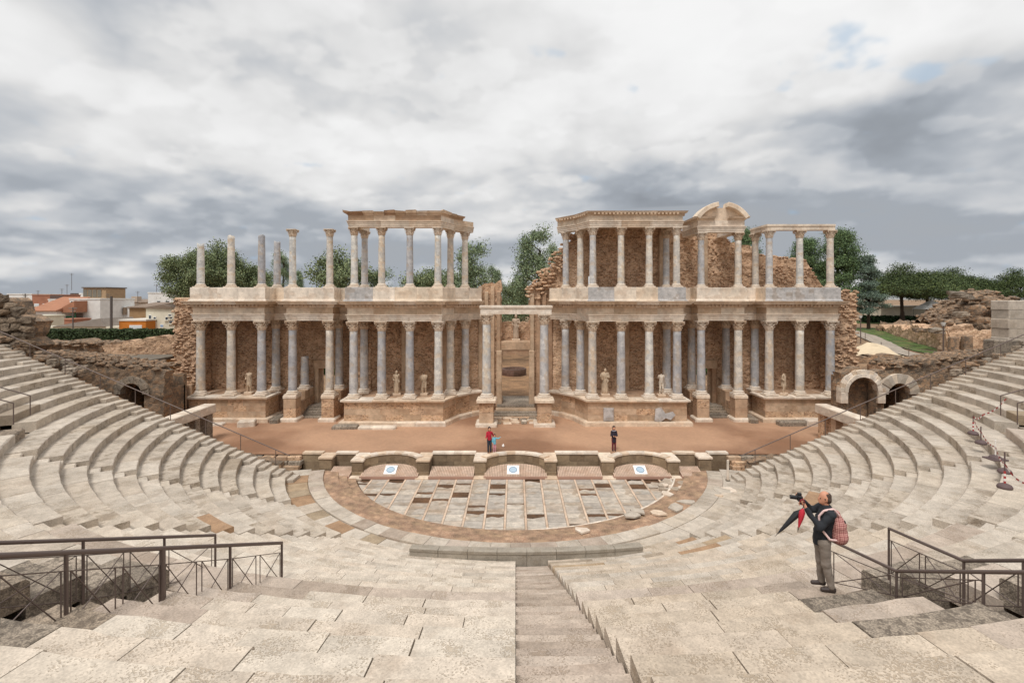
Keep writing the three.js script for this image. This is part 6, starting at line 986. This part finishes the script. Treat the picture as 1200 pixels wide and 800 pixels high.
  const um = (name, label, a, b, r, col, hook) => { const u = thing(name, label, 'umbrella'), d = b.clone().sub(a).normalize(), L = a.distanceTo(b), prof = [[0, 0], [0.012, 0.0], [r, L * 0.18], [r * 0.8, L * 0.5], [r * 0.4, L * 0.86], [0.008, L], [0, L]]; const lg = new THREE.LatheGeometry(prof.map(p => new THREE.Vector2(...p)), 16), p = lg.attributes.position; for (let i = 0; i < p.count; i++) { const an = Math.atan2(p.getZ(i), p.getX(i)), k = 1 + 0.16 * Math.sin(an * 8 + p.getY(i) * 10); p.setX(i, p.getX(i) * k); p.setZ(i, p.getZ(i) * k); } lg.computeVertexNormals(); lg.applyQuaternion(new THREE.Quaternion().setFromUnitVectors(V(0, 1, 0), d)); lg.translate(a.x, a.y, a.z); part('folded_canopy', lg, cloth(col, 0.7), u); part('shaft', rod(a.clone().addScaledVector(d, -0.12), b.clone().addScaledVector(d, 0.05), 0.006, 6), cloth('#2a2a2c', 0.4), u); const h = []; const q = a.clone().addScaledVector(d, -0.1); for (let i = 0; i <= 8; i++) { const t = i / 8 * Math.PI; h.push(V(q.x - 0.035 + 0.035 * Math.cos(t), q.y + 0.02 + 0.045 * Math.sin(t), q.z)); } part('handle', tube(h, 0.011, 6, 16), cloth(hook, 0.5), u); part('tip', rod(b.clone().addScaledVector(d, 0.03), b.clone().addScaledVector(d, 0.08), 0.005, 6), M.steel, u); placed.push(u); };
  um('umbrella', 'folded black umbrella hanging slanted from the hand of the photographer', V(-0.42, 1.46, 0.08), V(-0.80, 0.97, 0.03), 0.055, '#26272a', '#1c1c1e'); um('umbrella', 'folded red umbrella hanging from the hand of the photographer', V(-0.40, 1.5, 0.12), V(-0.475, 1.14, 0.12), 0.05, '#c22a3c', '#7c1c28');
  pos.y = upH(1) + 0.004; for (const o of placed) { o.scale.setScalar(1.02); o.position.copy(pos); o.rotation.y = -0.18; }
}
function visitor(label, px, py, d, H, turn, o) {       // standing visitor, a few dozen pixels tall; faces +x before turning
  const p = at(px, py, d); p.y = 0.0; const g = thing('person', label, 'person', null, p), s = H / 1.66; g.rotation.y = turn; const S = a => a.map(b => b.map(v => v * s));
  const arm = (pts) => chain(pts, [0.042, 0.034, 0.026]), legs = [...chain([[0, 0.84, 0.075], [0.02, 0.46, 0.08], [0, 0.07, 0.085]], [0.08, 0.055, 0.04]), ...chain([[0, 0.84, -0.075], [0.03, 0.46, -0.08], [0.02, 0.07, -0.085]], [0.08, 0.055, 0.04])];
  const tr = [[0, 0.86, 0, 0.11, 0, 1.15, 0, 0.11], [0, 1.15, 0, 0.11, 0, 1.32, 0, 0.085], [0, 1.3, -0.12, 0.055, 0, 1.3, 0.12, 0.055], [0, 1.32, 0, 0.048, 0, 1.44, 0, 0.045]], fing = pts => { const w = pts[2], out = []; for (let f = 0; f < 4; f++) out.push([w[0], w[1], w[2], 0.016, w[0] + 0.05, w[1] - 0.05 - f * 0.004, w[2] + (f - 1.5) * 0.02, 0.01]); out.push([w[0], w[1], w[2], 0.014, w[0] + 0.05, w[1] + 0.01, w[2] + 0.02, 0.01]); return out; };
  part('body', figure(S([...tr, ...legs, ...arm(o.armA), ...arm(o.armB), ...fing(o.armA), ...fing(o.armB)]), S(headBalls(0.02, 1.53, 0, 1, 0.95)), 0.014 * s, 0.025), skin, g);
  const sleeves = [...arm(o.armA), ...arm(o.armB)].map(b => b.map((v, i) => (i === 3 || i === 7 ? v + 0.018 : v)));
  part('coat', figure(S([[0, o.hem ?? 0.8, 0, 0.145, 0, 1.15, 0, 0.135], [0, 1.15, 0, 0.135, 0, 1.33, 0, 0.1], [0, 1.31, -0.13, 0.07, 0, 1.31, 0.13, 0.07], ...sleeves]), [], 0.014 * s, 0.03, (dd, x, y) => Math.max(dd, (o.hem ?? 0.8) * s - 0.04 - y)), cloth(o.coat), g);
  part('trousers', figure(S(legs.map(b => b.map((v, i) => (i === 3 || i === 7 ? v + 0.014 : v)))), [], 0.014 * s, 0.02), cloth(o.legs), g);
  for (const z of [0.085, -0.085]) part('shoe', figure(S([[-0.04, 0.04, z, 0.04, 0.13, 0.03, z, 0.034]]), [], 0.012 * s, 0.02, (dd, x, y) => Math.max(dd, 0.002 - y)), cloth(o.shoe || '#2b2624'), g);
  part('hair', figure(S([[-0.03, 1.56, 0, 0.1, -0.055, o.hair ?? 1.36, 0, 0.075], [-0.01, 1.6, 0, 0.098, -0.02, 1.62, 0, 0.09]]), [], 0.014 * s, 0.02), cloth(o.hairC || '#2a1f1a'), g);
  if (o.more) o.more(g, s);
}
visitor('woman in red jacket and dark trousers with her arm round a child on the stage', 573.5, 533, 33.75, 1.66, -1.4, { coat: '#b01f36', legs: '#2c3440', hem: 0.86, armA: [[0, 1.3, 0.16], [0.08, 1.06, 0.2], [0.16, 1.0, 0.26]], armB: [[0, 1.3, -0.16], [-0.06, 1.1, -0.26], [0.1, 1.0, -0.36]] });
visitor('child in light blue top with one arm stretched out on the stage', 579.5, 532.6, 33.7, 1.2, -1.4, { coat: '#6fb2c4', legs: '#c8909a', hem: 0.8, shoe: '#c7b0b0', hair: 1.45, armA: [[0, 1.3, 0.15], [0.02, 1.08, 0.2], [0.05, 0.9, 0.2]], armB: [[0, 1.3, -0.15], [0.1, 1.28, -0.36], [0.14, 1.42, -0.56]] });
visitor('woman in long dark coat standing alone on the stage with folded hands', 719.5, 530, 34.0, 1.66, -1.57, { coat: '#2b2430', legs: '#6a2c34', hem: 0.62, hair: 1.22, armA: [[0, 1.3, 0.16], [0.06, 1.06, 0.2], [0.2, 1.08, 0.05]], armB: [[0, 1.3, -0.16], [0.06, 1.06, -0.2], [0.2, 1.06, -0.05]], more: (g, s) => part('scarf', moved(new THREE.TorusGeometry(0.1, 0.035, 8, 16).rotateX(Math.PI / 2), 0.02, 1.37 * s, 0), cloth('#8c8a94'), g) });
{ const b = thing('white_bag', 'small crumpled white bag lying on the stage near the child', 'bag', null, V(-0.86, 0, -34.9)); part('bag', figure([[0, 0.07, 0, 0.09, 0.02, 0.2, 0, 0.03]], [], 0.02, 0.02, (d, x, y, z) => Math.max(d - 0.03 * fbm3(x * 14, y * 14, z * 14, 2), -y)), cloth('#f2f0ec'), b); }
// ---------------------------------------------------------------- statues
function statue(label, x, y, d, H, o = {}) {
  const g = thing('marble_statue', label, 'statue', 'marble statues of the stage building', V(x, y, -d)), s = H / 1.8, mt = o.mat || std('#e6d8c6', T.warm, T.warmBump, 0.01); g.rotation.y = -Math.PI / 2 + (o.turn || 0);
  const bones = [[0, 0.95, 0, 0.15, 0.01, 1.3, 0, 0.16], [0, 1.42, -0.15, 0.085, 0, 1.42, 0.15, 0.085], [0, 1.42, 0, 0.075, 0.01, 1.52, 0, 0.06]], balls = [];
  if (o.robe) bones.push([0, 0.1, 0, 0.21, 0, 0.95, 0, 0.19], [0.03, 1.35, 0.2, 0.08, 0.08, 0.9, -0.16, 0.1]); else bones.push(...chain([[0, 0.93, 0.09], [0.04, 0.5, 0.1], [0, 0.08, 0.12]], [0.105, 0.075, 0.05]), ...chain([[0, 0.93, -0.09], [0.08, 0.5, -0.11], [-0.03, 0.08, -0.13]], [0.105, 0.075, 0.05]), [0, 0.08, 0.12, 0.045, 0.13, 0.05, 0.13, 0.035], [-0.03, 0.08, -0.13, 0.045, 0.1, 0.05, -0.14, 0.035]);
  if (o.skirt) bones.push([0, 0.62, 0, 0.19, 0, 0.98, 0, 0.16]); if (o.trunk) bones.push([-0.08, 0, 0.16, 0.11, -0.06, 0.62, 0.17, 0.09]);
  if (o.arms !== false) { bones.push(...chain([[0, 1.42, 0.2], [-0.02, 1.14, 0.26], [0.14, 1.02, 0.22]], [0.07, 0.055, 0.045])); if (o.arms !== 1) bones.push(...chain([[0, 1.42, -0.2], [0.03, 1.15, -0.27], [0.16, 1.2, -0.12]], [0.07, 0.055, 0.045])); } else bones.push([0, 1.42, 0.2, 0.065, -0.01, 1.3, 0.23, 0.055], [0, 1.42, -0.2, 0.065, 0, 1.32, -0.23, 0.055]);
  if (o.head !== false) balls.push(...headBalls(0.02, 1.66, 0, 1, 1.06)); if (o.wide) balls.push([0, 1.25, 0.08, 0.19, 0.28, 0.3]);
  const S = a => a.map(b => b.map(v => v * s)), folds = (dd, x, yy, z) => dd + (o.robe || o.skirt || o.wide ? 0.014 * Math.sin(Math.atan2(z, x) * 9 + yy * 6 + Math.sin(yy * 5) * 1.5) * (yy < 1.35 * s ? 1 : 0.2) : 0);
  part('body', boxUV(figure(S(bones), S(balls), 0.02, 0.05, folds)), mt, g); part('plinth', moved(block(0.5 * s, 0.2, 0.62 * s, 0.04), 0.02, -0.17, 0), M.warm[1], g);
}
const onPod = podTop + 0.17;
statue('headless marble torso statue on the podium end by the houses', -22.95, onPod, 43.0, 1.95, { head: false, arms: 1, skirt: true });
statue('draped marble statue with bent arm between columns of the open pavilion', -10.1, onPod, 42.4, 1.95, { robe: true, arms: 1, turn: 0.3 });
statue('broad headless draped marble statue in the open pavilion', -7.75, onPod, 42.4, 1.85, { head: false, wide: true, trunk: true, arms: false });
statue('broad seated looking robed marble statue in the walled pavilion', 7.6, onPod, 42.2, 2.15, { robe: true, wide: true, trunk: true });
statue('white headless nude marble statue between columns of the walled pavilion', 12.25, onPod, 41.9, 1.95, { head: false, arms: false, mat: std('#fbf8f2', T.warm, null, 0) });
statue('slender striding marble statue without arms by the ruins end columns', 22.85, onPod, 42.5, 1.9, { head: false, arms: 1, skirt: true, turn: 0.8 });
statue('robed marble goddess statue standing above the central doorway', 0.05, 6.58, 46.9, 2.3, { robe: true, mat: std('#dccfc2', T.warm, T.warmBump, 0.02) });
renderer.render(scene, camera);
